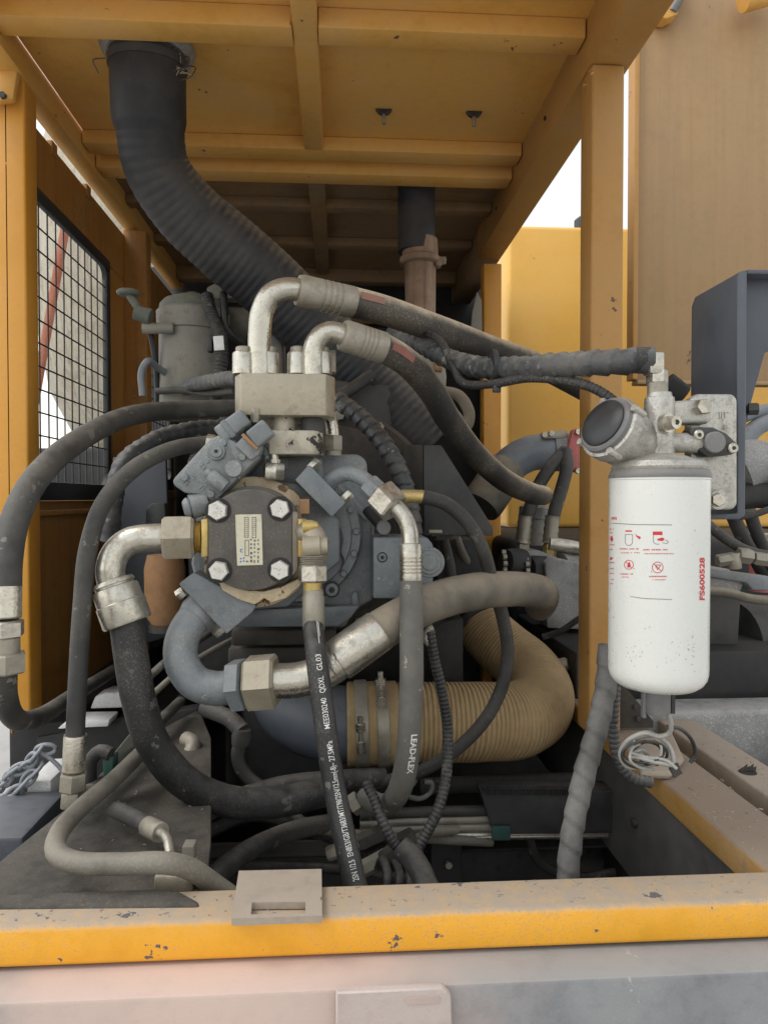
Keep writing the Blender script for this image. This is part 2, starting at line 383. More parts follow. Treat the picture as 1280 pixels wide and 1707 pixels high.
m = M()
for k in range(5):
    an=-.9+k*.45; p=c+V((math.sin(an)*.012,math.cos(an)*.004-.002,0)); m.prism([p,p+V((.005,.001,0)),p+V((.006,0,.009+.004*(k%2))),p+V((-.001,0,.007))], V((0,.0015,0)))
t.add('torn_clip', m, 'dark_brown_steel')
t.done()
t = Thing('cross_sill_rail','grey dusty cross rail behind the drain of the white filter','beam')
t.add('cross_sill_rail', M(.012,3).box((X0+.08,1.40,ZT-.16),(1.5,1.50,ZT+.010)), 'motor_grey'); t.done()

# ---- canopy posts
ZR = .80; rz = CAM.z
def post(x0,x1,y0,y1,z0,z1,label,mt='yellow_paint',extra=None):
    t = Thing('canopy_post',label,'post','canopy posts'); t.add('post', M(.005,3).box((x0,y0,z0),(x1,y1,z1)), mt)
    if extra: extra(t)
    t.done()
def pr_extra(t):
    g0=W(1043,1150,1.34); 
    m=M().prism([V((.527,1.335,ZT)),V((.60,1.335,ZT)),V((.60,1.335,ZT+.012)),V((.54,1.335,ZT+.085)),V((.527,1.335,ZT+.085))], V((0,.008,0))); t.add('gusset', m, 'dark_brown_steel')
    m=M()
    for k in range(10):
        an=random.random()*6; p=V((.468+random.random()*.004, 1.312+random.random()*.05, rz+.775+random.random()*.02)); m.lathe(p,p+V((0,0,.008)),[(0,.003),(.5,.005),(1,.002)],7)
    t.add('weld_bead', m, 'canopy_paint')
    for (x,y) in ((1063,1198),(1058,1178)):
        p=W(x,y,1.334); t.add('bolt', M().hex(p,p+V((0,-.006,0)),.005), 'dark_steel')
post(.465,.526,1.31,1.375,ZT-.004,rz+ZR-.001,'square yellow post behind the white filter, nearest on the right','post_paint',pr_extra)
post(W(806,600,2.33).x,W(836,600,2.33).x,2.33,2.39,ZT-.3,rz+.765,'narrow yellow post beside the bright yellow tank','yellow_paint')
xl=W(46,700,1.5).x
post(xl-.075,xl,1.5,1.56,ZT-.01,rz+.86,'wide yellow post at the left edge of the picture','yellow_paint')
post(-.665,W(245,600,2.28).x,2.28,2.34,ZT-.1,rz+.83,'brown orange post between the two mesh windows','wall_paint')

# bracket on top of left post
t = Thing('corner_bracket','folded yellow bracket with bolt at the upper left post','bracket')
t.add('plate', M(.006,2).prism(PX((-40,70,1.47),(22,92,1.47),(30,112,1.47),(22,164,1.47),(-40,172,1.47)), V((0,.02,0))), 'canopy_paint')
c=W(6,160,1.468); t.add('bolt', M().hex(c,c+V((0,-.008,0)),.007), 'dark_steel'); t.done()

# ---- roof rails, sheet, ribs
t = Thing('roof_rail','orange roof rail running back along the left wall','rail','canopy roof rails')
t.add('roof_rail', M(.004,2).box((-.668,.72,rz+.838),(-.622,2.95,rz+.90)), 'canopy_paint'); t.done()
t = Thing('roof_rail','orange roof rail running back above the bright tank on the right','rail','canopy roof rails')
t.add('rail', M(.004,2).box((.462,.75,rz+ZR),(.540,2.40,rz+.905)), 'post_paint')
for y in (1.2,1.6,2.1):
    c=V((.462,y,rz+.85)); t.add('bolt', M().hex(c,c+V((-.004,0,0)),.005), 'dark_steel')
t.done()
RZ = rz+.895
t = Thing('canopy_roof','orange sheet metal canopy roof with welded ribs over the pump','roof')
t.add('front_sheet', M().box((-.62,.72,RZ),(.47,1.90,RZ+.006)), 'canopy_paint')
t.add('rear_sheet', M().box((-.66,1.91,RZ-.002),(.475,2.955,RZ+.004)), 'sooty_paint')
hb=lambda a,b,mt,br=.004: t.add('rib', M(br,2).box(a,b), mt)
hb((-.62,1.33,RZ-.040),(-.085,1.39,RZ),'canopy_paint')
hb((-.037,1.33,RZ-.038),(.46,1.385,RZ),'canopy_paint')
hb((-.084,.74,RZ-.036),(-.038,1.80,RZ),'canopy_paint')
hb((-.62,1.80,RZ-.034),(.46,1.862,RZ),'canopy_paint')
hb((-.62,1.90,RZ-.048),(.46,1.965,RZ-.002),'canopy_paint')
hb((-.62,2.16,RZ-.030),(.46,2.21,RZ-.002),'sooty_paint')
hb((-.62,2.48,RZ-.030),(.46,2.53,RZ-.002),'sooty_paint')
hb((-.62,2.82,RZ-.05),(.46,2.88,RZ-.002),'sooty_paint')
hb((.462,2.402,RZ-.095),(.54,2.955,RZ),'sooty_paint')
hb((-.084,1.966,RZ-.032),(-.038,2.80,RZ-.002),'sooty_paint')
t.done()
for px,py,lab in ((640,186,'small black clip hanging under the roof, left of two'),(791,190,'small black clip hanging under the roof, right of two')):
    t = Thing('roof_clip',lab,'clip','roof clips'); c=WZ(px,py-6,RZ-.001); 
    t.add('wing', M(.001,1).prism([c+V((-.019,0,0)),c+V((.019,0,0)),c+V((.013,0,-.008)),c+V((.005,0,-.012)),c+V((-.005,0,-.012)),c+V((-.013,0,-.008))], V((0,.012,0))), 'dark_steel')
    t.add('stud', M().cyl(c+V((0,.006,-.01)),c+V((0,.006,-.032)),.005,12), 'zinc_dusty'); t.done()
# ---- intake flange ring on the roof + fray wires
# ---- left walls with mesh windows
XW=-.662
def wall(y0,y1,z0,z1,wy0,wy1,wz0,wz1,label,wlabel,nv,nh,tabs):
    t = Thing('side_wall',label,'panel','left side panels')
    x=XW
    m=M(.002,1)
    m.box((x-.006,y0,z0),(x,y1,wz0)); t.add('lower_panel', m, 'wall_paint')
    t.add('upper_panel', M(.002,1).box((x-.006,y0,wz1),(x,y1,z1)), 'wall_paint')
    t.add('front_strip', M(.002,1).box((x-.006,y0,wz0+.0005),(x,wy0,wz1-.0005)), 'wall_paint')
    t.add('rear_strip', M(.002,1).box((x-.006,wy1,wz0+.0005),(x,y1,wz1-.0005)), 'wall_paint')
    t.add('ledge', M(.004,2).box((x,y0,wz0-.035),(x+.012,y1-.02,wz0-.022)), 'wall_paint')
    for y in tabs: t.add('tab', M(.002).box((x-.01,y,z1-.02),(x+.004,y+.03,z1+.012)), 'wall_paint')
    t.done()
    f = Thing('mesh_window',wlabel,'window','wire mesh windows')
    fr=.03; m=M(.003,2)
    m.box((x+.001,wy0,wz0),(x+.016,wy1,wz0+fr+.012)); f.add('frame_rail', m, 'frame_black')
    f.add('frame_rail', M(.003,2).box((x+.001,wy0,wz1-fr),(x+.016,wy1,wz1)), 'frame_black')
    f.add('frame_rail', M(.003,2).box((x+.001,wy0,wz0+fr+.0125),(x+.016,wy0+fr*.8,wz1-fr-.0005)), 'frame_black')
    f.add('frame_rail', M(.003,2).box((x+.001,wy1-fr,wz0+fr+.0125),(x+.016,wy1,wz1-fr-.0005)), 'frame_black')
    # rounded corner fillets
    for (cy,cz,sy,sz) in ((wy0+fr*.8,wz0+fr+.012,1,1),(wy1-fr,wz0+fr+.012,-1,1),(wy0+fr*.8,wz1-fr,1,-1),(wy1-fr,wz1-fr,-1,-1)):
        rr=.03; pts=[V((x+.002,cy,cz))]
        for k in range(7):
            an=PI/2*k/6; pts.append(V((x+.002,cy+sy*rr*(1-math.sin(an)),cz+sz*rr*(1-math.cos(an)))))
        f.add('frame_corner', M().prism(pts,V((.013,0,0))), 'frame_black')
    for k in range(nv):
        y=wy0+fr*.8+(wy1-wy0-fr*1.8)*(k+1)/(nv+1); f.add('mesh_wire', M().lathe(V((x+.004,y,wz0+fr)),V((x+.004,y,wz1-fr)),[(0,.0019),(1,.0019)],6), 'frame_black')
    for k in range(nh):
        z=wz0+fr+.012+(wz1-wz0-2*fr-.012)*(k+1)/(nh+1); f.add('mesh_wire', M().lathe(V((x+.008,wy0+fr*.5,z)),V((x+.008,wy1-fr*.5,z)),[(0,.0019),(1,.0019)],6), 'frame_black')
    f.done()
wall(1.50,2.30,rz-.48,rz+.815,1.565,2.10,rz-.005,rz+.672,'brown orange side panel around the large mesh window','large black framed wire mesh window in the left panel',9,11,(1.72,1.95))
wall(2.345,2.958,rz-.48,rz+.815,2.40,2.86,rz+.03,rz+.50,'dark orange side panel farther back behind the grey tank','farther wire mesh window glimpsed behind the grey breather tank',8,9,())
# ---- rear bulkhead
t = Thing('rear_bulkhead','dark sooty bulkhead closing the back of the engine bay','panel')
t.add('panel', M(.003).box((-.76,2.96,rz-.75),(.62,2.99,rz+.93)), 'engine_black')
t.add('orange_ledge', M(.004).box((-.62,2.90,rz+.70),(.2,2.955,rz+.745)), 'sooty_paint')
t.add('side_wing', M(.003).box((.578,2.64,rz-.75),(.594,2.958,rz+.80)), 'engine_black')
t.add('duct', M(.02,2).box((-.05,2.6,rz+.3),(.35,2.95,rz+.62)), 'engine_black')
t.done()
# ---- open door on the right
xd=W(1053,300,1.9).x; zd=W(1120,634,1.9).z
t = Thing('open_door','large dull brown orange door panel filling the upper right','door')
t.add('panel', M(.003).box((xd+.012,1.905,zd),(2.2,1.93,rz+1.7)), 'door_paint')
t.add('edge_flange', M(.003,2).box((xd,1.885,zd),(xd+.014,1.93,rz+1.7)), 'post_paint')
t.add('bottom_flange', M(.003,2).box((xd+.0145,1.888,zd-.012),(2.2,1.93,zd-.0005)), 'door_paint')
c=W(1118,10,1.88); t.add('hinge', M(.004,2).prism(PX((1096,-60,1.86),(1142,-60,1.86),(1130,22,1.86),(1112,30,1.86),(1098,27,1.86)), V((0,.04,0))), 'canopy_paint')
t.add('hinge_pin', M().cyl(W(1120,20,1.865),W(1146,-30,1.865),.012,14), 'grey_cover')
t.add('stop_roller', M().cyl(W(1238,0,1.84),W(1300,-18,1.84),.03,20), 'canopy_paint')
t.done()
# ---- bright tank behind
t = Thing('yellow_tank','bright yellow box tank standing behind the right posts','tank')
xa=W(846,600,3.0).x; za=W(900,375,3.0).z; zb=W(900,879,3.0).z
t.add('body', M(.02,4).box((xa,3.0,zb),(2.6,3.7,za)), 'tank_paint')
t.add('base', M(.01).box((xa+.05,3.05,zb-.5),(2.6,3.7,zb-.001)), 'engine_black')
c=W(979,372,3.2); cz=V((c.x,3.2,za))
n_=t.add('filler_neck', M().cyl(cz,cz+V((0,0,.05)),.045,24), 'tank_paint')
m=M(); pr=[]
m.lathe(cz+V((0,0,.05)),cz+V((0,0,.115)),[(0,.05),(.1,.055),(.85,.055),(1,.045)],28); t.add('filler_cap', m, 'bracket_blue')
m=M()
for k in range(24):
    an=2*PI*k/24; p=cz+V((math.cos(an)*.055,math.sin(an)*.055,.055)); m.lathe(p,p+V((0,0,.05)),[(0,.0035),(1,.0035)],5)
t.add('cap_grip', m, 'bracket_blue', len(t.p)-1)
t.done()
# ---- things outside the left window, on the yard
t = Thing('mixer_drum','cream mixer drum parked outside, seen through the mesh window','drum')
c=V((-1.36,5.2,0))
t.add('drum', M().lathe(c+V((.1,.1,2.0)),c+V((0,-.1,4.6)),[(0,.35),(.03,.55),(.18,.72),(.45,.80),(.75,.70),(1,.45)],36), 'cream_drum')
t.add('cradle', M(.03).box((-2.0,4.7,1.45),(-.5,5.7,2.02)), 'engine_black')
for x in (-1.9,-.7):
    for y in (4.8,5.6): t.add('leg', M(.01).box((x-.06,y-.06,0),(x+.06,y+.06,1.449)), 'engine_black')
t.done()
t = Thing('loader_arm','rust red steel arm leaning outside the mesh window','arm')
a=W(114,350,4.1); b=W(84,520,4.1); d=(b-a).normalized()
t.add('loader_arm', M(.01).bar(a,a+d*(a.z/-d.z),.035,.06,V((0,1,0))), 'rust_red_arm'); t.done()
# ================================================================ hydraulic pump
def disc(m, x, y, Y, rpx, depth, n=48, ch=.06):
    c=W(x,y,Y); r=S(rpx,Y); return m.lathe(c, c+V((0,depth,0)), [(0,r*(1-ch)),(.12,r),(1,r)], n)
def cap_screw(t, x, y, Y, rpx, mt='pump_paint', ring=True):
    c=W(x,y,Y); r=S(rpx,Y)
    if ring: t.add('counterbore_ring', M().lathe(c+V((0,-.0004,0)),c+V((0,.003,0)),[(0,r*1.25),(1,r*1.25)],24), 'engine_black')
    t.add('cap_screw', M().lathe(c+V((0,-.004,0)),c+V((0,.004,0)),[(0,r*.9),(.2,r),(1,r)],24), mt)
    t.add('hex_socket', M().lathe(c+V((0,-.0046,0)),c+V((0,-.003,0)),[(0,r*.5),(1,r*.5)],6), 'engine_black', len(t.p)-1)
def hexb(t, x, y, Y, rpx, h=.012, mt='bolt_zinc', axis=V((0,-1,0)), ph=.3, nm='hex_bolt', par=None):
    c=W(x,y,Y); r=S(rpx,Y); return t.add(nm, M().lathe(c, c+axis*h, [(0,r),(.85,r),(1,r*.9)], 6, ph), mt, par)
def hexpx(t, nm, a, b, rpx, mt, ph=.2, par=None):
    A=W(*a); B=W(*b); return t.add(nm, M().hex(A,B,S(rpx,(a[2]+b[2])/2),ph), mt, par)
def ferrule(t, a, b, rpx, mt, style=0, nm='ferrule', par=None):
    A=W(*a); B=W(*b); r=S(rpx,(a[2]+b[2])/2)
    if style==0: pr=[(0,.72),(.0,.92),(.05,.98),(.07,1),(.40,1),(.41,.95),(.43,.95),(.44,1),(.50,1),(.51,.95),(.53,.95),(.54,1),(.60,1),(.61,.95),(.63,.95),(.64,1),(.70,1),(.71,.95),(.73,.95),(.74,1),(.96,1),(1,.95),(1,.8)]
    elif style==1: pr=[(0,.7),(0,.86),(.03,.9),(.10,.9),(.11,.84),(.15,.84),(.16,.97),(.20,1),(.97,1),(1,.96),(1,.82)]
    else: pr=[(0,.70),(0,.86),(.06,.92),(.09,.92),(.10,.84),(.14,.84),(.16,.96),(.22,1.0),(.50,1.02),(.52,1.07),(.95,1.07),(1,1.02),(1,.85)]
    return t.add(nm, M().lathe(A,B,[(q,k*r) for q,k in pr],36), mt, par)

YG=1.05
t = Thing('hydraulic_pump','grey painted hydraulic pump in the middle of the bay','hydraulic pump')
t.add('rear_housing', M(.006,3).prism(PX((440,738,1.20),(534,738,1.20),(538,757,1.20),(598,757,1.20),(611,768,1.20),(614,800,1.20),(622,850,1.20),(622,1000,1.20),(590,1018,1.20),(575,1046,1.20),(385,1046,1.20),(335,1010,1.20),(318,940,1.20),(330,850,1.20),(380,780,1.20)), V((0,.22,0))), 'pump_paint')
t.add('lower_rim', M(.003,2).prism(PX((380,1018,1.17),(600,1010,1.17),(585,1030,1.17),(565,1044,1.17),(400,1046,1.17)), V((0,.10,0))), 'pump_paint')
m=M(); disc(m,490,893,1.175,113,.05,64,.03); t.add('cover_disc', m, 'pump_paint')
m=M(); disc(m,490,893,1.168,96,.02,64,.02); t.add('cover_disc', m, 'pump_paint')
t.add('mounting_plate', M(.005,2).prism(PX((402,796,1.14),(497,806,1.14),(566,868,1.14),(567,936,1.14),(536,962,1.14),(480,1012,1.14),(402,1018,1.14),(330,952,1.14),(326,862,1.14)), V((0,.035,0))), 'pump_paint')
t.add('top_shoulder', M(.008,3).prism(PX((428,760,1.165),(536,757,1.165),(540,800,1.165),(500,812,1.165),(400,805,1.165)), V((0,.05,0))), 'pump_paint')
# gasket squeeze line
t.add('sealant_bead', M().tube(PX((566,880,1.158),(570,900,1.158),(567,918,1.158),(572,935,1.158),(566,955,1.158)),.0016,.002,8,rf_old(.0016,.6,3)), 'hose_dusty')
cap_screw(t,444,822,1.135,9); cap_screw(t,553,983,1.16,11); cap_screw(t,420,1003,1.135,7)
for k in range(9):
    an=-1.15+k*.36; x=490+104*math.cos(an); y=893+104*math.sin(an)
    if x>560: c=W(x,y,1.1745); t.add('cover_bolt', M().lathe(c,c+V((0,-.005,0)),[(0,.0062),(.7,.0062),(1,.005)],6,an), 'pump_paint')
t.add('cast_rib', M(.004,2).prism(PX((540,800,1.19),(552,790,1.19),(610,850,1.19),(612,872,1.19)),V((0,.03,0))), 'pump_paint')
t.add('cast_rib', M(.004,2).prism(PX((585,990,1.19),(596,985,1.19),(600,1015,1.19),(586,1022,1.19)),V((0,.03,0))), 'pump_paint')
t.add('parting_ridge', M().tube(PX((616,800,1.199),(621,850,1.199),(621,930,1.199),(620,996,1.199)),.0022,.006,8,rf_old(.0022,.4,2)), 'pump_paint')
t.add('tag_plate', M(.0008).prism(PX((440,765,1.1635),(480,763,1.1635),(481,783,1.1635),(441,785,1.1635)),V((0,.0015,0))), 'valve_paint')
# right port block
t.add('port_block', M(.003,2).prism(PX((622,896,1.12),(712,896,1.12),(722,908,1.12),(722,990,1.12),(712,998,1.12),(622,998,1.12)), V((0,.12,0))), 'pump_paint')
cap_screw(t,637,929,1.12,7)
for (x,y,r) in ((643,963,4),(652,972,4)):
    c=W(x,y,1.119); t.add('plug', M().lathe(c,c+V((0,.002,0)),[(0,S(r,1.12)),(1,S(r,1.12))],14), 'valve_paint')
m=M(); 
for k,(rr,dd) in enumerate(((26,.0),(20,-.006),(13,-.010))): disc(m,716,938,1.118+dd,rr,.02,28)
t.add('side_port', m, 'valve_paint')
m=M(); disc(m,640,880,1.13,12,.05); t.add('round_plug', m, 'grey_cover')
t.add('plug_neck', M().tube(PX((640,882,1.16),(622,862,1.17),(612,850,1.18)),.009), 'engine_black')
# 45 degree port flange, upper right
fl=lambda nm,pp,Y,d: t.add(nm, M(.003,2).prism(PX(*[(x,y,Y) for x,y in pp]), V((0,d,0))), 'pump_paint')
p_=fl('port_flange',((491,800),(515,774),(577,838),(553,863)),1.085,.075)
for (x,y) in ((522,776),(576,830)):
    a=W(x-6,y+6,1.12); b=W(x+9,y-9,1.12); t.add('flange_bolt', M().hex(a,b,.0085), 'zinc', p_)
p_=t.add('port_elbow', M().tube(PX((540,815,1.12),(556,798,1.115),(580,789,1.11),(605,798,1.10),(622,812,1.09),(634,824,1.085)),S(13,1.1),.006,22), 'pump_paint')
hexpx(t,'elbow_nut',(612,806,1.095),(640,832,1.085),20,'pump_paint',.5,p_)
# 45 degree port flange, lower left, with big grey elbow
p_=fl('port_flange',((297,974),(323,954),(428,1010),(420,1022),(377,1058)),1.075,.075)
for a,b in (((308,985,1.11),(296,994,1.11)),((372,1045,1.11),(358,1058,1.11))):
    t.add('flange_bolt', M().hex(W(*a),W(*b),.009), 'zinc', p_)
p_=t.add('suction_elbow', M().tube(PX((352,1005,1.12),(322,1033,1.10),(303,1068,1.085),(303,1104,1.075),(326,1138,1.065),(362,1148,1.06),(396,1143,1.055)),S(28,1.08),.006,28,rf_old(S(28,1.08),.02)), 'pump_paint')
t.add('elbow_shoulder', M().lathe(W(342,1012,1.115),W(322,1034,1.10),[(0,S(33,1.1)),(.6,S(33,1.1)),(1,S(29,1.1))],28), 'pump_paint', p_)
hexpx(t,'elbow_hex',(386,1143,1.055),(411,1140,1.05),44,'pump_paint',.0,p_)
# control valve block upper left
v_=t.add('control_valve', M(.004,2).prism(PX((287,800,1.07),(349,732,1.07),(370,722,1.07),(395,738,1.07),(434,752,1.07),(430,764,1.07),(394,800,1.07),(357,838,1.07),(331,824,1.07),(308,822,1.07),(289,809,1.07)), V((0,.09,0))), 'valve_paint')
def boss(x,y,r,d,mt='valve_paint',hole=0):
    m=M(); disc(m,x,y,1.07-d,r,d+.01,26); t.add('valve_boss', m, mt, v_)
    if hole: m=M(); disc(m,x,y,1.0695-d,hole,.004,14,0); t.add('boss_hole', m, 'engine_black', v_)
boss(360,752,15,.008); boss(360,752,10,.013,hole=3.2); boss(389,781,14,.016)
t.add('valve_cylinder', M().cyl(W(350,792,1.064),W(376,812,1.064),S(12,1.07),20), 'valve_paint', v_)
t.add('valve_cylinder', M().cyl(W(343,786,1.062),W(358,796,1.062),S(7,1.07),16), 'valve_paint', v_)
t.add('valve_plug', M().lathe(W(345,838,1.085),W(306,848,1.075),[(0,S(20,1.08)),(.7,S(20,1.08)),(.72,S(15,1.08)),(.8,S(17,1.08)),(.9,S(15,1.08)),(1,S(11,1.08))],20), 'valve_paint', v_)
def solen(a,b,r):
    A=W(*a);B=W(*b); rr=S(r,1.07); t.add('solenoid_cap', M(.004,3).bar(A,B,rr*2,rr*1.8,V((0,1,0))), 'valve_paint', v_)
solen((366,727,1.08),(411,694,1.08),15); solen((420,735,1.065),(449,712,1.065),16)
t.add('solenoid_collar', M(.002).bar(W(378,719,1.079),W(386,713,1.079),S(33,1.07),S(30,1.07),V((0,1,0))), 'pump_paint', v_)
t.add('solenoid_body', M(.003,2).prism(PX((391,742,1.06),(408,724,1.06),(436,742,1.06),(432,757,1.06),(418,768,1.06)),V((0,.06,0))), 'valve_paint', v_)
t.add('solenoid_washer', M(.001).bar(W(416,739,1.064),W(420,735,1.064),S(34,1.07),S(28,1.07),V((0,1,0))), 'rust_orange', v_)
m=M()
for a,b in (((303,805),(309,800)),((308,809),(314,803)),((313,798),(316,802)),((318,793),(324,799)),((321,790),(326,795)),((331,815),(337,809)),((335,818),(341,812)),((340,806),(345,811)),((343,822),(349,816)),((349,826),(354,820)),((333,778),(339,772)),((338,782),(343,776)),((344,772),(349,768))):
    m.bar(W(*a,1.0695),W(*b,1.0695),.0022,.0020,V((0,1,0)))
t.add('cast_mark', m, 'valve_paint', v_)
t.add('valve_seam', M(.001).prism(PX((372,724,1.0685),(376,722,1.0685),(401,797,1.0685),(397,799,1.0685)),V((0,.004,0))), 'pump_paint', v_)
for x,y in ((308,796),(372,738),(404,762),(352,824)): 
    c=W(x,y,1.0692); t.add('valve_screw', M().lathe(c,c+V((0,-.004,0)),[(0,.0055),(.7,.0055),(1,.0045)],16), 'valve_paint', v_)
hexb(t,425,703,1.09,8,.02,'zinc_dusty',V((.1,-.2,1)).normalized(),nm='valve_nut',par=v_)
t.done()
# small steel pipe with nut from the valve
t = Thing('pilot_pipe','short bent silver pilot pipe with hex nut on the pump top','pipe')
t.add('pipe', M().tube(PX((430,730,1.11),(446,738,1.108),(456,755,1.105),(457,775,1.105)),S(8,1.1),.004,18), 'zinc')
hexpx(t,'nut',(457,772,1.105),(456,800,1.105),18,'zinc',.25)
t.add('nut_collar', M().cyl(W(457,766,1.105),W(457,773,1.105),S(11,1.1)), 'zinc')
t.done()
# ---- top blocks
t = Thing('pressure_manifold','tan steel manifold block with four capped bolts above the pump','manifold')
def plan(pts,Y0,y0,y1):   # outline in plan given as (px, dy); vertical prism between pixel rows
    zz0=W(475,y1,Y0).z; zz1=W(475,y0,Y0).z
    return [V((W(x,650,Y0).x, Y0+d, zz0)) for x,d in pts], V((0,0,zz1-zz0))
pl,e=plan(((387,.03),(401,0),(543,0),(558,.03),(556,.13),(390,.13)),1.085,622,692)
t.add('block', M(.0018,2).prism(pl,e), 'tan_block')
for (x,dy) in ((406,.035),(447,.04),(497,.04),(535,.035)):
    a=W(x,624,1.085+dy); b=W(x,588,1.085+dy); r=S(18.5,1.1)
    k=t.add('bolt_sleeve', M().lathe(a,b,[(0,r),(.93,r),(1,r*.92)],28), 'zinc')
    a=b; b=W(x,578,1.085+dy); t.add('bolt_head', M().lathe(a,b,[(0,r*.72),(.8,r*.72),(1,r*.6)],24), 'zinc_dusty', k)
t.add('clamp_back', M(.002).box((W(520,600,1.15).x,1.135,W(500,622,1.15).z),(W(560,600,1.15).x,1.16,W(500,585,1.15).z)), 'zinc_dusty')
for (x,mt) in ((410,'dark_steel'),(473,'zinc'),(520,'dark_steel')):
    a=W(x,692,1.12); b=W(x,722,1.12); t.add('spacer', M().lathe(a,b,[(0,S(15,1.1)),(.3,S(19,1.1)),(1,S(19,1.1))],20), 'chipped_block' if mt=='zinc' else mt)
pl,e=plan(((448,.0),(492,-.004),(524,.0),(537,.02),(537,.09),(448,.09)),1.095,717,757)
t.add('lower_block', M(.002,2).prism(pl,e), 'chipped_block', label='tan lower block with black flaked paint')
t.done()
t = Thing('drain_pipe','thin silver drain pipe with hex nut beside the tan blocks','pipe')
t.add('pipe', M().tube(PX((546,690,1.16),(552,705,1.16),(555,728,1.16)),S(11,1.15),.005,18), 'zinc')
hexpx(t,'nut',(556,726,1.16),(556,752,1.16),16,'zinc_dusty',.5)
t.add('collar', M().cyl(W(556,752,1.16),W(556,760,1.16),S(13,1.16)), 'zinc_dusty'); t.done()

# ---- gear pump
t = Thing('gear_pump','dark square gear pump with four silver bolts and nameplate','gear pump')
cx,cy=418,900
def arcs(r,fl,fr,n=40,cx=cx,cy=cy,sy=1.0):
    out=[]
    for k in range(n):
        an=2*PI*k/n; x=cx+r*math.cos(an); y=cy-r*sy*math.sin(an); out.append((min(max(x,fl),fr),y))
    return out
t.add('rear_flange', M(.003,2).prism([W(x,y,1.11) for x,y in arcs(110,340,502,56,421,904)],V((0,.03,0))), 'rust_cast', label='rusty cream casting behind the dark plate')
t.add('body', M(.002,2).prism([W(x,y,1.08) for x,y in arcs(92,344,493,48,419,902)],V((0,.03,0))), 'gear_plate')
t.add('front_plate', M(.003,2).prism([W(x,y,YG) for x,y in arcs(85,347,487,48)],V((0,.0295,0))), 'gear_plate')
t.add('gasket_lip', M(.002,2).prism(PX(*[(x,y,1.066) for x,y in ((364,968),(370,984),(398,1000),(424,1008),(434,1003),(440,997),(452,1005),(478,997),(503,974),(497,965),(470,978),(440,986),(410,984),(385,975))]),V((0,.045,0))), 'rust_cast', label='rusty cream lip under the dark plate')
t.add('side_edge', M(.002).prism(PX((487,852,1.056),(496,855,1.06),(497,948,1.06),(487,962,1.056)),V((0,.04,0))), 'beige_steel')
for (x,y) in ((364,851),(467,848),(366,951),(467,950)):
    c=W(x,y,YG); r=S(21,YG)
    k=t.add('counterbore', M().lathe(c+V((0,-.0006,0)),c+V((0,.002,0)),[(0,r),(1,r)],28), 'engine_black')
    hexb(t,x,y,YG-.0008,16.5,.012,'bolt_zinc',ph=random.random(),nm='hex_bolt',par=k)
    m=M()
    for j in range(4):
        an=random.random()*6.3; rr=S(3+j*1.9,YG); q=c+V((math.cos(an)*rr,-.0129,math.sin(an)*rr)); m.bar(q,q+V((random.uniform(-.003,.003),0,random.uniform(-.003,.003))),.0009,.0009,V((0,1,0)))
    t.add('head_mark', m, 'zinc_dusty', k)
npl=t.add('nameplate', M(.0006,1).prism(PX((392,858,YG-.0015),(436,857,YG-.0015),(438.5,942,YG-.0015),(395,943.5,YG-.0015)),V((0,.0016,0))), 'name_plate')
Yn=YG-.0019
def npq(x0,y0,x1,y1,mt='dark_print',nm='print'):
    t.add(nm, M().prism(PX((x0,y0,Yn),(x1,y0,Yn),(x1,y1,Yn),(x0,y1,Yn)),V((0,.0003,0))), mt, npl)
for (x0,y0,x1,y1) in ((407,862,408,896),(413.5,862,414.5,896),(407,862,414,863),(407,895,414.5,896),(420,862,421,897),(426,862,427,897),(420,862,427,863),(420,896,427,897),(408,900,409,927),(414,900,415,927),(408,900,415,901),(408,926,415,927)): npq(x0,y0,x1,y1)
for k in range(9): npq(409,866+k*3.2,413,866.8+k*3.2); npq(422,866+k*3.2,425,866.8+k*3.2)
for x in (410,417,423,429):
    for k in range(6):
        y=898+k*7+random.random()*2
        if x<416 and y<928: continue
        npq(x,y,x+2.2+random.random()*1.5,y+2+random.random()*3)
m=M()
c=W(403,918,Yn)
for k in range(12):
    a0=PI*.30+k*PI*1.4/12; a1=a0+PI*1.4/12; r0=S(1.7,YG); r1=S(3.1,YG)
    q=[c+V((math.cos(a)*r,0,math.sin(a)*r)) for a,r in ((a0,r0),(a0,r1),(a1,r1),(a1,r0))]; m.prism(q,V((0,.0003,0)))
t.add('logo', m, 'blue_print', npl)
for q in ((400,930),(405,934),(400,935),(405,929)): npq(q[0],q[1],q[0]+2.5,q[1]+2.5,'blue_print')
# ports
k=t.add('left_port', M(.002).prism(PX((335,866,1.06),(347,864,1.06),(347,928,1.06),(335,930,1.06)),V((0,.04,0))), 'brass')
m=M(); a=W(338,895,1.08); b=W(318,895,1.08); t.add('port_thread', M().lathe(a,b,[(q/12, S(27 if q%2 else 24,1.08)) for q in range(13)],30), 'brass', k)
k=t.add('right_port', M(.002).prism(PX((496,864,1.06),(510,866,1.06),(510,926,1.06),(496,930,1.06)),V((0,.04,0))), 'brass')
t.add('port_elbow', M().tube(PX((500,885,1.075),(518,888,1.065),(526,902,1.06),(524,932,1.06)),S(20,1.06),.004,22,rf_old(S(20,1.06),.09,4)), 'tan_block', k)
t.add('elbow_boss', M().lathe(W(505,912,1.05),W(546,910,1.05),[(0,S(19,1.05)),(.7,S(19,1.05)),(.75,S(15,1.05)),(1,S(14,1.05))],20), 'tan_block', k)
t.add('elbow_knob', M().lathe(W(505,878,1.055),W(530,876,1.055),[(0,S(12,1.05)),(.6,S(10,1.05)),(1,S(6,1.05))],16), 'brass', k)
a=W(522,926,1.05); b=W(522,943,1.05); t.add('port_thread', M().lathe(a,b,[(q/12, S(21 if q%2 else 18.5,1.05)) for q in range(13)],30), 'zinc_dusty', k)
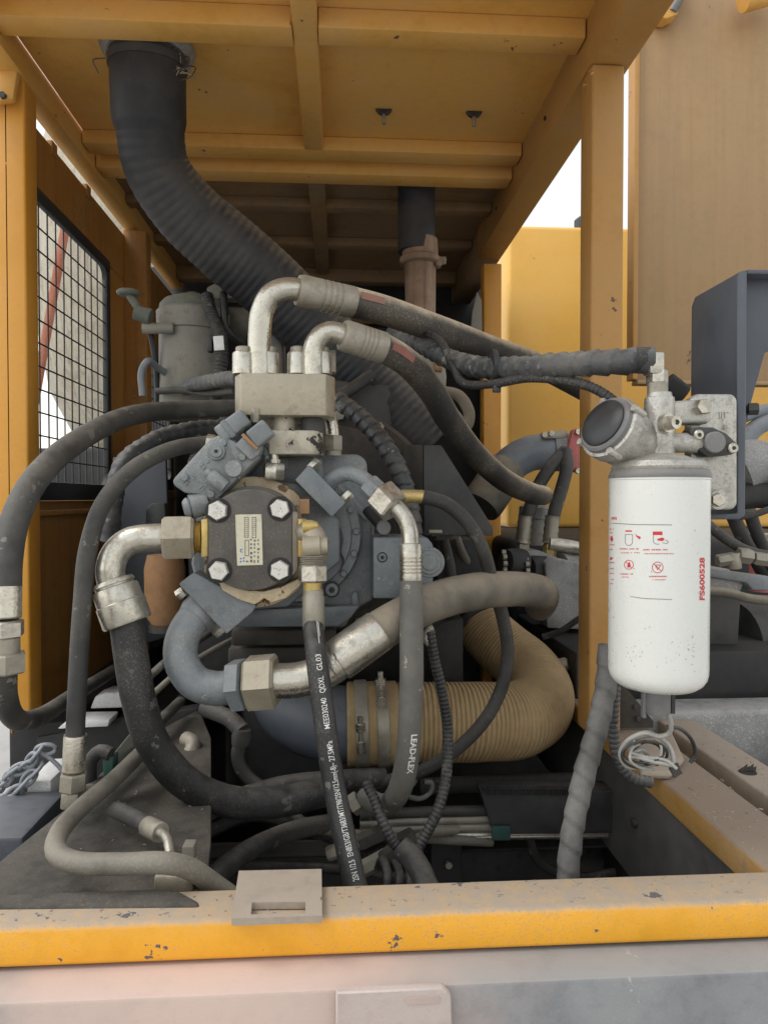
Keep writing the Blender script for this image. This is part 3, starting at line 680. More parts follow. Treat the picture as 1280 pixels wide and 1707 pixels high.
c=W(500,845,1.09); t.add('rusty_shim', M().box((c.x,1.09,c.z-.01),(c.x+.014,1.11,c.z+.012)), 'rust_orange')
t.done()
def rf_crack(r,seed):
    def g(q,th,L):
        n=noise.noise(V((math.cos(th)*.8+seed,math.sin(th)*.8,q*240)))
        return r*(1+.02*noise.noise(V((math.cos(th)+seed,math.sin(th),q*16)))-.022*max(0,n-.15))
    return g
# ================================================================ hoses and pipes
def hose(name,label,cat,pts,r,mt,rf=None,ds=.008,group=None,n=20,pn='hose'):
    t=Thing(name,label,cat,group); P=PX(*pts); t.add(pn, M().tube(P,r,ds,n,rf), mt); t.P=P; return t
# top hose 1
t=Thing('pressure_hose','long upper pressure hose with silver elbow running to the right','hose','large pressure hoses')
t.add('elbow_pipe', M().tube(PX((434,634,1.12),(433,555,1.12),(437,520,1.12),(452,492,1.12),(476,482,1.125),(506,484,1.135)),S(19,1.12),.005,26,rf_old(S(19,1.12),.012)), 'zinc')
ferrule(t,(496,483,1.13),(590,504,1.16),26,'zinc_dusty')
P=PX((585,503,1.16),(640,517,1.19),(720,545,1.25),(820,582,1.36),(900,610,1.46),(985,656,1.58),(1060,700,1.7))
t.add('hose', M().tube(P,S(25,1.17),.0018,28,rf_crack(S(25,1.17),1)), 'hose_dusty')
m=M(); p=Path(P); 
def stripe(P,r,q0,q1,a0,a1):
    m=M(); p=Path(P); N=10; o=0
    for i in range(N+1):
        c,tn=p.at(q0+(q1-q0)*i/N); n=CAM-c; n=(n-tn*n.dot(tn)).normalized(); b=n.cross(tn)
        for a in (a0,(a0+a1)/2,a1): m.v.append(c+(n*math.cos(a)+b*math.sin(a))*(r*1.03+.0006))
    for i in range(N):
        for j in range(2): m.f.append((i*3+j,i*3+j+1,i*3+j+4,i*3+j+3))
    return m
t.add('red_stripe', stripe(P,S(25,1.17),.005,.048,.35,.85), 'hose_stripe'); t.done()
# top hose 2
t=Thing('pressure_hose','lower pressure hose with short elbow drooping down to the right','hose','large pressure hoses')
t.add('elbow_pipe', M().tube(PX((522,630,1.11),(522,585,1.11),(530,565,1.11),(548,553,1.112),(580,560,1.12)),S(17.5,1.11),.005,26,rf_old(S(17.5,1.11),.012)), 'zinc')
ferrule(t,(570,558,1.118),(641,580,1.14),26,'zinc_dusty')
P=PX((636,578,1.14),(675,602,1.17),(715,645,1.22),(748,700,1.28),(790,755,1.36),(840,800,1.45),(885,822,1.55),(905,826,1.66))
t.add('hose', M().tube(P,S(24,1.15),.0018,28,rf_crack(S(24,1.15),5)), 'hose_dusty')
t.add('red_stripe', stripe(P,S(24,1.15),.004,.05,.2,.75), 'hose_stripe'); t.done()
# gear pump left elbow hose
t=Thing('return_hose','black hose with big silver elbow left of the gear pump','hose')
hexpx(t,'nut',(325,895,1.08),(272,896,1.075),39,'tan_block',.0)
t.add('elbow_pipe', M().tube(PX((278,896,1.075),(246,897,1.072),(215,903,1.07),(193,922,1.065),(184,950,1.06),(190,985,1.06)),S(23,1.07),.005,28,rf_old(S(23,1.07),.02)), 'zinc')
ferrule(t,(188,968,1.06),(213,1040,1.055),37,'zinc',2)
t.add('hose', M().tube(PX((211,1034,1.055),(218,1090,1.05),(232,1170,1.05),(258,1245,1.06),(310,1305,1.08),(380,1336,1.11),(460,1338,1.15),(540,1320,1.2)),S(27.5,1.05),.007,26,rf_old(S(27.5,1.05),.02,2)), 'hose_black')
t.done()
# centre printed hose
t=Thing('printed_hose','black hose with white printed lettering hanging from the gear pump','hose')
hexpx(t,'nut',(521,942,1.05),(521,971,1.048),24,'zinc',.26)
t.add('collar', M().cyl(W(521,970,1.048),W(521,984,1.048),S(15.5,1.05)), 'brass')
m=M(); A=W(522,982,1.048); B=W(523,1052,1.045); r=S(18.5,1.047)
m.lathe(A,B,[(0,.8*r),(.02,.9*r),(.1,.93*r),(.16,.93*r),(.2,r),(.97,r),(1,.93*r)],14); t.add('ferrule', m, 'zinc_dusty')
P=PX((522,1046,1.040),(527,1090,1.0),(538,1180,.975),(557,1310,.955),(575,1400,.93),(598,1500,.90),(625,1600,.88)); r=S(17.5,1.04)
h_=t.add('hose', M().tube(P,r,.006,24,rf_old(r,.02,1)), 'hose_black')
L_=Path(P).L
def addtext(t,me,mt,par,nm='lettering'): t.add(nm, me, mt, par)
PHd=Path(P)
def qat(py):      # arc length where the hose passes pixel row py
    best=0;bd=1e9
    for i in range(200):
        q=PHd.L*i/199; c=PHd.raw(q)-CAM; y=853.5-F*c.dot(UP)/c.dot(FW)
        if abs(y-py)<bd: bd=abs(y-py);best=q
    return best
sz=.0105
for body,y0,y1 in (('GL03',1120,1098),('QDXL',1156,1128),('MEE030240',1213,1164),('27.5MPa',1268,1232),('EN853/GB/T3683/MT/T98/2SN/12.5mm(-8)~',1428,1270),('2SN 1/2.5',1470,1434)):
    q0=qat(y0); q1=qat(y1); me=text_mesh(body,sz,.00003); w_=max(v.co.x for v in me.vertices); k=(q0-q1)/w_
    for v in me.vertices:
        q=q0-v.co.x*k; c,tn=PHd.at(q); tn=-tn; n=CAM-c; n=(n-tn*n.dot(tn)).normalized(); b=tn.cross(n)*-1
        a=(v.co.y-sz*.35)/r; a+=-.15
        v.co=c+(n*math.cos(a)+b*math.sin(a))*(r*1.02+.0005)
    addtext(t,me,'white_print',h_)
t.add('white_line', stripe(P,r,.004,qat(1082),.35,.42), 'white_print', h_)
t.add('white_line', stripe(P,r,.004,qat(1072),.48,.54), 'white_print', h_)
t.done()
# right vertical LEAD-FLEX hose
t=Thing('lettered_hose','grey vertical hose with white lettering below a silver bent pipe','hose')
hexpx(t,'nut',(633,822,1.088),(659,849,1.072),30,'zinc',.5)
t.add('bent_pipe', M().tube(PX((645,836,1.08),(662,848,1.075),(677,868,1.07),(683,890,1.065),(684,912,1.06)),S(14.5,1.07),.004,24), 'zinc')
A=W(684,906,1.06); B=W(685,976,1.055); r=S(19,1.058)
pr=[(0,.8),(.02,.95),(.06,1),(.32,1)]
for k in range(5): q=.34+k*.085; pr+=[(q,1.0),(q+.01,.93),(q+.025,.93),(q+.035,1.0)]
pr+=[(.78,1.0),(.97,1.02),(1,.95)]
t.add('ferrule', M().lathe(A,B,[(q,k*r) for q,k in pr],32), 'zinc')
P=PX((685,970,1.055),(686,1060,1.04),(685,1160,1.03),(681,1240,1.03),(672,1300,1.05),(655,1335,1.10),(635,1342,1.17),(610,1330,1.25)); r=S(20,1.05)
h_=t.add('hose', M().tube(P,r,.006,24,rf_old(r,.03,6)), 'hose_lead')
p=Path(P); PHd=p; q0=qat(1216); q1=qat(1276); sz=.0125; me=text_mesh('LEAD-FLEX',sz,.0003); w_=max(v.co.x for v in me.vertices)
for v in me.vertices:
    q=q0+v.co.x*(q1-q0)/w_; c,tn=p.at(q); n=CAM-c; n=(n-tn*n.dot(tn)).normalized(); b=n.cross(tn)
    a=(v.co.y-sz*.35)/r; b=n.cross(tn)
    a=a+.42
    v.co=c+(n*math.cos(a)+b*math.sin(a))*(r*1.012+.0005)
addtext(t,me,'white_print',h_); t.done()
# suction hose
t=Thing('suction_hose','thick tan suction hose with big silver nut and ferrule','hose')
hexpx(t,'nut',(411,1139,1.05),(462,1135,1.045),47,'tan_block',.0)
t.add('pipe', M().tube(PX((455,1136,1.045),(500,1133,1.045),(540,1120,1.045),(580,1092,1.045)),S(29,1.045),.006,28,rf_old(S(29,1.045),.012)), 'zinc')
ferrule(t,(548,1112,1.045),(634,1050,1.06),36,'zinc',1)
t.add('hose', M().tube(PX((622,1058,1.06),(660,1035,1.08),(720,1004,1.12),(790,986,1.17),(850,982,1.23),(890,984,1.29),(905,992,1.36),(900,1010,1.45)),S(34,1.08),.006,28,rf_old(S(34,1.08),.02,9)), 'hose_tan')
t.done()
# left hoses
t=Thing('supply_hose','dusty hose arching down past the left post','hose','left side hoses')
P=PX((392,680,1.5),(300,683,1.42),(215,694,1.28),(130,735,1.13),(60,798,1.0),(24,870,.93),(12,935,.90),(10,990,.89))
t.add('hose', M().tube(P,.0175,.007,22,rf_old(.0175,.02)), 'hose_grey')
t.add('ferrule', M().lathe(W(10,978,.89),W(9,1032,.885),[(0,S(24,.89)),(.95,S(24,.89)),(1,S(21,.89))],24), 'zinc')
hexpx(t,'nut',(9,1034,.885),(9,1062,.885),29,'zinc',.3)
t.add('neck', M().cyl(W(9,1062,.885),W(9,1090,.885),S(22,.885)), 'zinc_dusty')
hexpx(t,'nut',(9,1088,.885),(9,1122,.885),33,'zinc_dusty',.1)
t.add('pipe', M().tube(PX((8,1115,.885),(9,1160,.9),(22,1195,.95),(60,1198,1.1),(130,1155,1.4),(200,1112,1.75)),S(19,.885),.007,20), 'hose_grey'); t.done()
t=Thing('pilot_hose','slender grey hose falling vertically to a silver end fitting','hose','left side hoses')
P=PX((352,738,1.22),(290,748,1.18),(225,780,1.13),(172,840,1.08),(147,915,1.05),(138,1000,1.04),(131,1110,1.03),(125,1232,1.02))
t.add('hose', M().tube(P,.0128,.007,20,rf_old(.0128,.02,3)), 'hose_grey')
t.add('collar', M().cyl(W(358,740,1.2),W(345,738,1.2),S(15,1.2)), 'zinc')
t.add('ferrule', M().lathe(W(126,1225,1.02),W(123,1286,1.02),[(0,S(18,1.02)),(.05,S(19,1.02)),(.95,S(19,1.02)),(1,S(16,1.02))],10), 'zinc')
hexpx(t,'nut',(123,1288,1.02),(121,1318,1.02),22,'zinc_dusty',.3)
t.add('elbow', M(.003,2).bar(W(121,1318,1.02),W(119,1346,1.02),S(28,1.02),S(28,1.02)), 'zinc_dusty')
t.add('elbow_side', M().cyl(W(125,1330,1.02),W(150,1322,1.06),S(15,1.03)), 'zinc_dusty'); t.done()
for pts,r,lab,mt,rf in ((((388,712,1.55),(320,716,1.5),(255,735,1.45),(205,775,1.4),(190,830,1.38),(184,900,1.4)),.017,'cloth wrapped hose behind the slender grey hose','wrap_tape',rf_wrap(.017,.02,.15)),
                  (((300,650,1.75),(330,640,1.6),(380,632,1.5),(400,632,1.45)),.016,'short cloth wrapped hose left of the tan manifold','wrap_tape',rf_wrap(.016,.02,.1,4)),):
    t=hose('wrapped_hose',lab,'hose',pts,r,mt,rf,.004,'cloth wrapped hoses'); t.done()
# wrapped hose behind pump, right
t=hose('wrapped_hose','spirally wrapped hose curving down behind the pump to the right','hose',((560,665,1.35),(600,695,1.33),(640,740,1.30),(668,790,1.28),(684,850,1.27),(690,900,1.28)),.016,'wrap_tape',rf_wrap(.0165,.021,.22),.003,'cloth wrapped hoses'); t.done()
# wrapped hose to filter
t=Thing('filter_hose','spirally taped black hose leading to the top of the fuel filter','hose')
P=PX((655,556,1.36),(700,572,1.27),(745,597,1.18),(800,612,1.09),(870,613,1.0),(940,608,.93),(1010,604,.885),(1062,601,.868),(1090,600,.862))
t.add('hose', M().tube(P,.0155,.003,24,rf_wrap(.0158,.024,.2,2)), 'wrap_tape')
t.add('end_cap', M().lathe(W(1060,600,.868),W(1092,600,.862),[(0,S(22,.865)),(.7,S(22,.865)),(1,S(13,.865))],24), 'hose_black')
t.add('banjo_neck', M().tube(PX((1090,600,.862),(1094,604,.862),(1097,616,.862)),S(9,.862),.003,18), 'zinc')
t.add('banjo_block', M(.002,2).box((W(1084,600,.85).x,.85,W(1090,622,.85).z),(W(1108,600,.85).x,.872,W(1090,586,.85).z)), 'zinc')
hexpx(t,'nut',(1095,616,.862),(1095,640,.862),18,'zinc',.3)
t.add('adapter', M().cyl(W(1096,638,.862),W(1096,660,.862),S(17,.862)), 'zinc_dusty')
t.done()
# thin conduit below it
t=Thing('wire_conduit','thin black corrugated conduit sagging under the taped filter hose','conduit','black wire conduits')
t.add('conduit', M().tube(PX((668,560,1.34),(700,552,1.25),(735,570,1.18),(755,610,1.14),(772,638,1.10),(820,640,1.04),(880,630,.98),(940,634,.93),(985,645,.90),(1015,662,.885),(1035,680,.875)),.0062,.0012,12,rf_corr(.0066,.0055,.16)), 'hose_black')
c=W(825,640,1.03); t.add('cable_tie', M().lathe(W(818,612,1.05),W(826,612,1.05),[(0,S(30,1.05)),(1,S(30,1.05))],20), 'black_plastic')
t.add('tie_head', M(.001).box((c.x-.003,c.y-.004,c.z-.012),(c.x+.008,c.y+.004,c.z-.002)), 'black_plastic'); t.done()
# thin black hose from gold nipple
t=Thing('drain_hose','thin black hose curving from a gold nipple down past the tan duct','hose')
A=W(668,827,1.16); B=W(707,828,1.16)
t.add('nipple', M().lathe(A,B,[(0,S(11,1.16)),(1,S(11.5,1.16))],20), 'brass')
t.add('hose', M().tube(PX((704,828,1.16),(740,838,1.16),(775,866,1.16),(802,910,1.17),(820,970,1.2),(838,1030,1.24),(846,1085,1.26),(838,1140,1.26),(812,1195,1.26),(760,1250,1.28),(690,1290,1.32),(600,1310,1.36)),S(12,1.16),.006,20), 'hose_rubber')
t.done()
# Y conduit
t=Thing('wire_harness','forked black corrugated conduit in front of the tan duct','conduit','black wire conduits')
t.add('branch', M().tube(PX((716,1052,1.1),(724,1100,1.1),(738,1160,1.1),(746,1220,1.1),(744,1290,1.08),(730,1350,1.06),(708,1395,1.05),(690,1425,1.04)),.0082,.0013,14,rf_corr(.0085,.0065,.14)), 'hose_black')
t.add('branch', M().tube(PX((610,1305,1.1),(625,1335,1.08),(640,1375,1.06),(660,1410,1.05),(690,1430,1.04)),.0082,.0013,14,rf_corr(.0082,.0065,.14)), 'hose_black')
t.add('trunk', M().tube(PX((668,1412,1.045),(690,1435,1.03),(706,1465,1.01),(725,1510,.98),(740,1560,.97)),S(20,1.03),.004,18,rf_wrap(S(20,1.03),.03,.05)), 'hose_rubber')
t.add('end_clip', M().tube(PX((722,1046,1.1),(714,1050,1.1),(710,1066,1.1),(716,1074,1.1)),.006,.003,10), 'zinc_dusty'); t.done()
# wrapped hose right bottom
t=Thing('wrapped_hose','grey cloth wrapped hose hanging from the white filter to the beam','hose','cloth wrapped hoses')
t.add('hose', M().tube(PX((1014,1075,1.0),(1010,1140,.985),(996,1210,.965),(972,1300,.95),(955,1380,.93),(947,1450,.915),(945,1520,.905)),S(18,.95),.003,22,rf_wrap(S(18.5,.95),.03,.14,7)), 'wrap_grey'); t.done()
t=Thing('wire_conduit','corrugated conduit running down behind the white filter to the wire coil','conduit','black wire conduits')
t.add('wire_conduit', M().tube(PX((1028,1100,1.0),(1024,1160,1.0),(1022,1215,1.0),(1030,1265,1.0),(1050,1295,1.0),(1085,1305,1.0)),S(9.5,1.0),.0012,14,rf_corr(S(10,1.0),.0075,.2)), 'wrap_tape'); t.done()
# intake hose
t=Thing('intake_hose','big black ribbed air intake hose dropping from the roof','hose')
P=PX((246,92,1.46),(247,150,1.47),(250,210,1.49),(262,280,1.52),(305,345,1.56),(370,405,1.60),(440,465,1.64),(520,545,1.68),(600,630,1.70),(660,690,1.70),(715,745,1.70))
r=.0715
def rfi(q,th,L):
    k=1.0 if q<.13 else 1+.022*abs(math.sin(PI*q/.017))
    f=min(1,max(0,(q-.20)/.22)); e=1.02+.07*f*f*(3-2*f)
    g_=min(1,max(0,(q-.115)/.03)); g_=1-.10*g_*g_*(3-2*g_)*(1-f*.8)
    return r*k*g_*e*(1+.015*noise.noise(V((math.cos(th),math.sin(th),q*9))))
t.add('hose', M().tube(P,r,.0035,36,rfi), 'intake_rubber')
c=WZ(246,80,RZ-.001)
t.add('roof_ring', M().lathe(c+V((0,0,-.001)),c+V((0,0,-.020)),[(0,.092),(.5,.088),(1,.079)],40), 'motor_grey')
t.add('hose_clamp', M().lathe(W(246,100,1.463),W(246.5,114,1.465),[(0,.0765),(1,.0765)],40), 'dark_steel')
for k,(x,y) in enumerate(((300,92),(310,108),(176,96))):
    a=W(x,y,1.42); m=M().tube([a,a+V((.02*(1 if k<2 else -1),-.01,-.01)),a+V((.012*(1 if k<2 else -1),-.015,-.03)),a+V((-.01,-.01,-.035))],.0011,.003,6); t.add('loose_wire', m, 'dark_steel')
m=M()
for k in range(14):
    p=W(285+random.random()*28,82+random.random()*40,1.43); m.lathe(p,p+V((random.uniform(-.02,.02),0,random.uniform(-.02,.01))),[(0,.0015),(1,.001)],5)
t.add('frayed_strip', m, 'zinc_dusty')
t.done()
# tan duct
t=Thing('air_duct','tan wire ribbed air duct bent in a U below the pump','duct')
P=PX((640,1205,1.40),(720,1203,1.40),(800,1203,1.41),(860,1200,1.44),(895,1180,1.50),(898,1145,1.57),(875,1112,1.63),(838,1080,1.68),(808,1050,1.72),(795,1030,1.74))
r0=S(66,1.40)
def rfd(q,th,L):
    b=1-.16*max(0,(q-.25)/(L-.25)) if q>.25 else 1
    return r0*b*(1-.045*(abs(math.sin(PI*q/.0082))**6)+.02*noise.noise(V((math.cos(th),math.sin(th),q*14))))
t.add('duct', M().tube(P,r0,.00125,40,rfd), 'duct_tan')
t.add('sleeve', M().lathe(W(578,1207,1.40),W(660,1205,1.40),[(0,S(66,1.4)),(.04,S(69,1.4)),(1,S(69,1.4))],44), 'duct_tan')
for x,w2 in ((602,22),(636,20)):
    A=W(x-w2/2,1207,1.4);B=W(x+w2/2,1206,1.4); k=t.add('hose_clamp', M().lathe(A,B,[(0,S(68,1.4)),(.05,S(72,1.4)),(.95,S(72,1.4)),(1,S(68,1.4))],44), 'zinc_dusty')
    y0=1225 if x<620 else 1150
    t.add('clamp_bolt', M().lathe(W(x-2,y0-30,1.318),W(x,y0+30,1.318),[(0,S(5,1.3)),(.2,S(5,1.3)),(.2,S(9,1.3)),(.4,S(9,1.3)),(.4,S(5,1.3)),(.7,S(5,1.3)),(.7,S(8,1.3)),(1,S(8,1.3))],12), 'zinc', k)
k=t.add('hose_clamp', M().lathe(W(800,1040,1.735),W(806,1048,1.722),[(0,S(50,1.72)),(1,S(50,1.72))],36), 'dark_steel')
t.add('steel_elbow', M().tube(PX((600,1207,1.40),(550,1205,1.40),(510,1195,1.42),(480,1165,1.48),(465,1110,1.56),(460,1050,1.62)),S(62,1.4),.008,36), 'bracket_blue', label='dark blue grey steel elbow')
t.add('far_pipe', M().tube(PX((795,1035,1.74),(780,1010,1.80),(775,985,1.9)),.062,.01,30), 'engine_black')
t.done()
# left low steel pipe
t=Thing('steel_pipe','bent grey steel pipe lying across the dusty deck at lower left','pipe','lower steel pipes')
zk=ZT+.03
P=[WZ(x,y,z) for x,y,z in ((250,1240,ZT+.045),(190,1300,ZT+.04),(130,1352,ZT+.036),(97,1392,ZT+.034),(95,1422,ZT+.034),(125,1438,ZT+.034),(200,1441,ZT+.034),(275,1439,ZT+.034),(315,1448,ZT+.018),(355,1474,ZT-.012),(405,1510,ZT-.045))]
t.add('steel_pipe', M().tube(P,.0118,.006,20,rf_old(.0118,.03,2)), 'pipe_brown'); t.done()
t=Thing('branch_hose','short grey hose with bent steel end entering the small block','hose')
t.add('hose', M().tube(PX((192,1350,1.0),(225,1366,.965),(255,1382,.93)),S(14,.96),.006,18), 'hose_grey')
t.add('ferrule', M().cyl(W(245,1377,.94),W(268,1389,.915),S(16,.93)), 'zinc_dusty')
t.add('steel_end', M().tube(PX((262,1386,.92),(278,1398,.89),(284,1425,.865)),S(8,.88),.004,16), 'zinc'); t.done()
t=Thing('junction_block','small dirty square steel block with cap under the bent pipe','fitting')
t.add('block', M(.003,2).prism(PX((256,1462,.838),(302,1462,.838),(322,1445,.838),(322,1495,.838),(256,1495,.838)),V((0,.03,0))), 'zinc_dusty')
t.add('cap', M().cyl(W(285,1470,.855),W(285,1452,.855),S(16,.855)), 'zinc_dusty')
t.add('side_plate', M(.002).prism(PX((303,1412,.86),(323,1412,.86),(323,1500,.86),(303,1500,.86)),V((0,.02,0))), 'pipe_brown'); t.done()
# lower middle hoses
for nm,lab,pts,r,mt in (
  ('lower_hose','dark hose sweeping up from behind the slotted plate',((330,1500,.95),(365,1455,1.05),(420,1415,1.15),(490,1385,1.25),(560,1370,1.32)),.016,'hose_rubber'),
  ('lower_hose','dusty hose lying under the big black return hose',((330,1360,1.25),(400,1330,1.28),(470,1310,1.3),(560,1300,1.32),(640,1295,1.35)),.017,'hose_rubber'),
  ('lower_hose','thin dark hose low at the bottom behind the lettered hose',((330,1395,1.3),(420,1360,1.35),(520,1385,1.35),(620,1420,1.3)),.012,'hose_black')):
    t=hose(nm,lab,'hose',pts,r,mt,rf_old(r,.03),.008,'lower dark hoses'); t.done()
t=Thing('elbow_hose','thin grey bent pipe with ferrule left of the printed hose','pipe')
t.add('pipe', M().tube(PX((402,1235,1.3),(396,1258,1.3),(404,1285,1.3),(430,1310,1.3),(470,1330,1.3)),S(11,1.3),.006,16), 'hose_grey')
t.add('ferrule', M().lathe(W(404,1215,1.3),W(400,1242,1.3),[(0,S(14,1.3)),(.5,S(16,1.3)),(1,S(14,1.3))],18), 'hose_grey')
t.add('hose', M().tube(PX((404,1220,1.3),(385,1200,1.32),(340,1180,1.36)),S(14,1.3),.008,16), 'hose_rubber'); t.done()
for k,(y,r,x1,lab,mt) in enumerate(((1352,9,1110,'topmost of the four long pipes low behind the harness','hose_grey'),(1366,8,830,'second of the four long pipes low behind the harness','zinc_dusty'),(1379,8,1110,'third of the four long pipes low behind the harness','zinc_dusty'),(1393,8,1110,'lowest of the four long pipes low behind the harness','zinc'))):
    t=Thing('long_pipe',lab,'pipe','long low pipes'); Y=1.36
    t.add('long_pipe', M().tube(PX((600,y+8,Y),(680,y+3,Y),(800,y,Y),(x1,y-3,Y)),S(r,Y),.008,14,rf_old(S(r,Y),.04,k)), mt); t.done()
# clutter of fittings low centre
t=Thing('pipe_fittings','cluster of dirty steel hex fittings low behind the harness','fitting')
for a,b,r in (((545,1425,1.28),(600,1405,1.28),12),((600,1452,1.22),(650,1425,1.22),14),((585,1345,1.25),(600,1335,1.25),18)):
    A=W(*a);B=W(*b); t.add('hex_fitting', M().hex(A,B,S(r,a[2])), 'zinc_dusty')
for a,b,r in (((600,1408,1.26),(640,1390,1.26),17),((640,1440,1.2),(672,1415,1.2),20),((668,1408,1.22),(692,1395,1.22),18)):
    A=W(*a);B=W(*b); t.add('hex_fitting', M().hex(A,B,S(r,a[2])), 'dark_brown_steel')
t.add('short_pipe', M().tube(PX((690,1402,1.23),(720,1388,1.3),(760,1384,1.34)),S(8,1.25),.006,14), 'zinc_dusty')
for k,x in enumerate((630,650,668)):
    t.add('wire_loop', M().tube(PX((x,1450,1.18),(x+8,1435+k*6,1.15),(x+16,1460,1.12),(x+10,1510,1.1)),S(8,1.15),.004,12,rf_corr(S(8,1.15),.006,.12)), 'hose_black')
t.done()
# ================================================================ fuel filter, bracket, wires
t=Thing('filter_bracket','dark blue folded steel bracket holding the fuel filter on the right','bracket')
xs=W(1236,600,.90).x; z1=W(1236,449,.90).z; z0=W(1236,862,.90).z
t.add('side_wall', M(.002,2).prism([V((xs,.897,z0)),V((xs,.897,z1-.012)),V((xs,.905,z1)),V((xs,1.025,z1)),V((xs,1.035,z1-.012)),V((xs,1.035,z0))],V((.005,0,0))), 'bracket_blue')
t.add('web', M(.002,2).prism([V((W(x,y,.92).x,.92,W(x,y,.92).z)) for x,y in ((1238,450),(1420,450),(1420,520),(1275,588),(1253,668),(1241,722),(1238,862))],V((0,.005,0))), 'bracket_blue')
t.add('top_flange', M(.002,2).box((xs+.0055,.897,z1-.006),(xs+.2,1.03,z1)), 'bracket_blue')
t.add('front_lip', M(.003,2).prism([W(1230,458,.893),W(1238,449,.893),W(1246,452,.893),W(1243,858,.893),W(1234,866,.893),W(1150,866,.893),W(1150,858,.893),W(1230,856,.893)],V((0,.005,0))), 'bracket_blue')
hexb(t,1247,682,.915,11,.012,'dark_steel',V((1,-.4,0)).normalized())
t.done()

CX,CY=W(1097,950,.862).x,.862; CR=S(81.5,.862)
def CP(px,py,k=1.004):
    d=(FW+RT*((px-640)/F)+UP*((853.5-py)/F)); ox,oy=CAM.x-CX,CAM.y-CY; r=CR*k
    A=d.x*d.x+d.y*d.y; B=2*(ox*d.x+oy*d.y); C=ox*ox+oy*oy-r*r; D=B*B-4*A*C
    if D<0: D=0
    return CAM+d*((-B-math.sqrt(D))/(2*A))
t=Thing('fuel_filter','white fuel filter canister with red print and cast aluminium head','fuel filter')
z_=lambda y: W(1097,y,.862).z
ax=lambda y: V((CX,CY,z_(y)))
zt,zb_=z_(796),z_(1126)
cn=t.add('canister', M().lathe(V((CX,CY,zt)),V((CX,CY,z_(1142))),[(0,CR),(.90,CR),(.93,CR*.995),(.955,CR*.97),(.98,CR*.90),(1,CR*.78)],64), 'canister_white')
t.add('top_rim', M().lathe(ax(797),ax(784),[(0,CR*1.012),(.3,CR*1.02),(.6,CR*1.0),(1,CR*.97)],64), 'grey_cover', cn)
t.add('drain_body', M().lathe(ax(1140),ax(1190),[(0,S(16,.86)),(.1,S(22,.86)),(.9,S(22,.86)),(1,S(19,.86))],28), 'grey_cover', cn)
c=ax(1170); t.add('drain_lever', M(.001).box((c.x-.0195,c.y-.004,z_(1196)),(c.x-.015,c.y+.004,z_(1148))), 'grey_cover', cn)
t.add('drain_clip', M(.001).box((c.x+.0145,c.y-.008,z_(1188)),(c.x+.0195,c.y+.008,z_(1150))), 'black_plastic', cn)
t.add('seam_ring', M().lathe(ax(801),ax(797.5),[(0,CR*1.0),(.3,CR*1.012),(.7,CR*1.012),(1,CR*1.0)],64), 'canister_white', cn)
# ---- print
def ppoly(pts,mt,nm='print'):
    m=M(); m.v=[CP(x,y) for x,y in pts]; m.f=[tuple(range(len(pts)))]; t.add(nm,m,mt,cn)
def plines(lines,w_,mt,nm='print'):
    m=M()
    for ln in lines:
        for i in range(len(ln)-1):
            (x0,y0),(x1,y1)=ln[i],ln[i+1]; dx,dy=x1-x0,y1-y0; L=math.hypot(dx,dy) or 1; nx,ny=-dy/L*w_/2,dx/L*w_/2; o=len(m.v); K=max(1,int(abs(dx)//6))
            for j in range(K+1):
                f=j/K; m.v+= [CP(x0+dx*f+nx,y0+dy*f+ny),CP(x0+dx*f-nx,y0+dy*f-ny)]
            for j in range(K): m.f.append((o+2*j,o+2*j+1,o+2*j+3,o+2*j+2))
    t.add(nm,m,mt,cn)
def circ(x,y,r,a0=0,a1=2*PI,n=20): return [(x+r*math.cos(a0+(a1-a0)*k/n),y+r*math.sin(a0+(a1-a0)*k/n)) for k in range(n+1)]
plines([[(1016,872),(1060,874.5),(1120,875)]],1.0,'dark_print','rule_line')
plines([[(1050,994.5),(1075,998),(1120,999.5)]],.9,'dark_print','rule_line')
plines([[(1042,891),(1042,905),(1045,909),(1051,909),(1054,905),(1054,891),(1042,891)]],.8,'dark_print','cup_icon')
plines([[(1059,890),(1061,893)]],.8,'red_print'); ppoly(((1060,892),(1068,895),(1066,899.5),(1060,894)),'red_print','drop_icon')
ppoly(((1042,884),(1053,884),(1053,886.5),(1042,886.5)),'red_print')
ppoly(((1088,886),(1104,886),(1104,892),(1088,892)),'red_print','cup_icon')
plines([[(1089,892),(1089,904),(1093,907),(1099,907)],[(1104,905),(1112,906),(1114,903),(1109,900)]],.8,'dark_print','cup_icon')
ppoly(((1095,898.5),(1104,896),(1108,899),(1104,902),(1096,901)),'red_print','hand_icon')
plines([circ(1048,941.5,7.5),[(1043,936.5),(1053,947)]],1.1,'red_print','ban_icon')
ppoly(((1045,946),(1046,940),(1049,936),(1051,942),(1050,946)),'red_print','flame_icon')
plines([circ(1096,946,9),[(1090,940),(1102,952)],[(1092,942),(1101,942),(1096,950),(1092,942)]],1.1,'red_print','ban_icon')
def tiny(x0,x1,y,h,mt='red_print',den=.62):
    x=x0; ln=[]
    while x<x1:
        w2=1.2+random.random()*1.4
        if random.random()<.9: ln.append([(x,y+random.uniform(-.3,.3)),(x+w2*.8,y+random.uniform(-.3,.3))])
        x+=w2+.5
    plines(ln,h,mt,'small_print')
for a in ((1033,1063,915,2),(1035,1066,921.5,1.4),(1070,1113,916.5,2.1),(1074,1122,923,1.4),(1034,1054,957,2),(1036,1047,962,1.2),(1082,1110,961,2),(1085,1108,966.5,1.3)): tiny(*a)
tiny(1017,1028,864,4.2)
for y in (882,888,899,908,916,930,938,948,956,966,973): tiny(1016.5,1016.5+random.uniform(3,7),y,1.6)
ppoly(((1017,895),(1020,893),(1022,900),(1019,904)),'red_print'); ppoly(((1016.6,929),(1020,929),(1020,933),(1016.6,933)),'red_print')
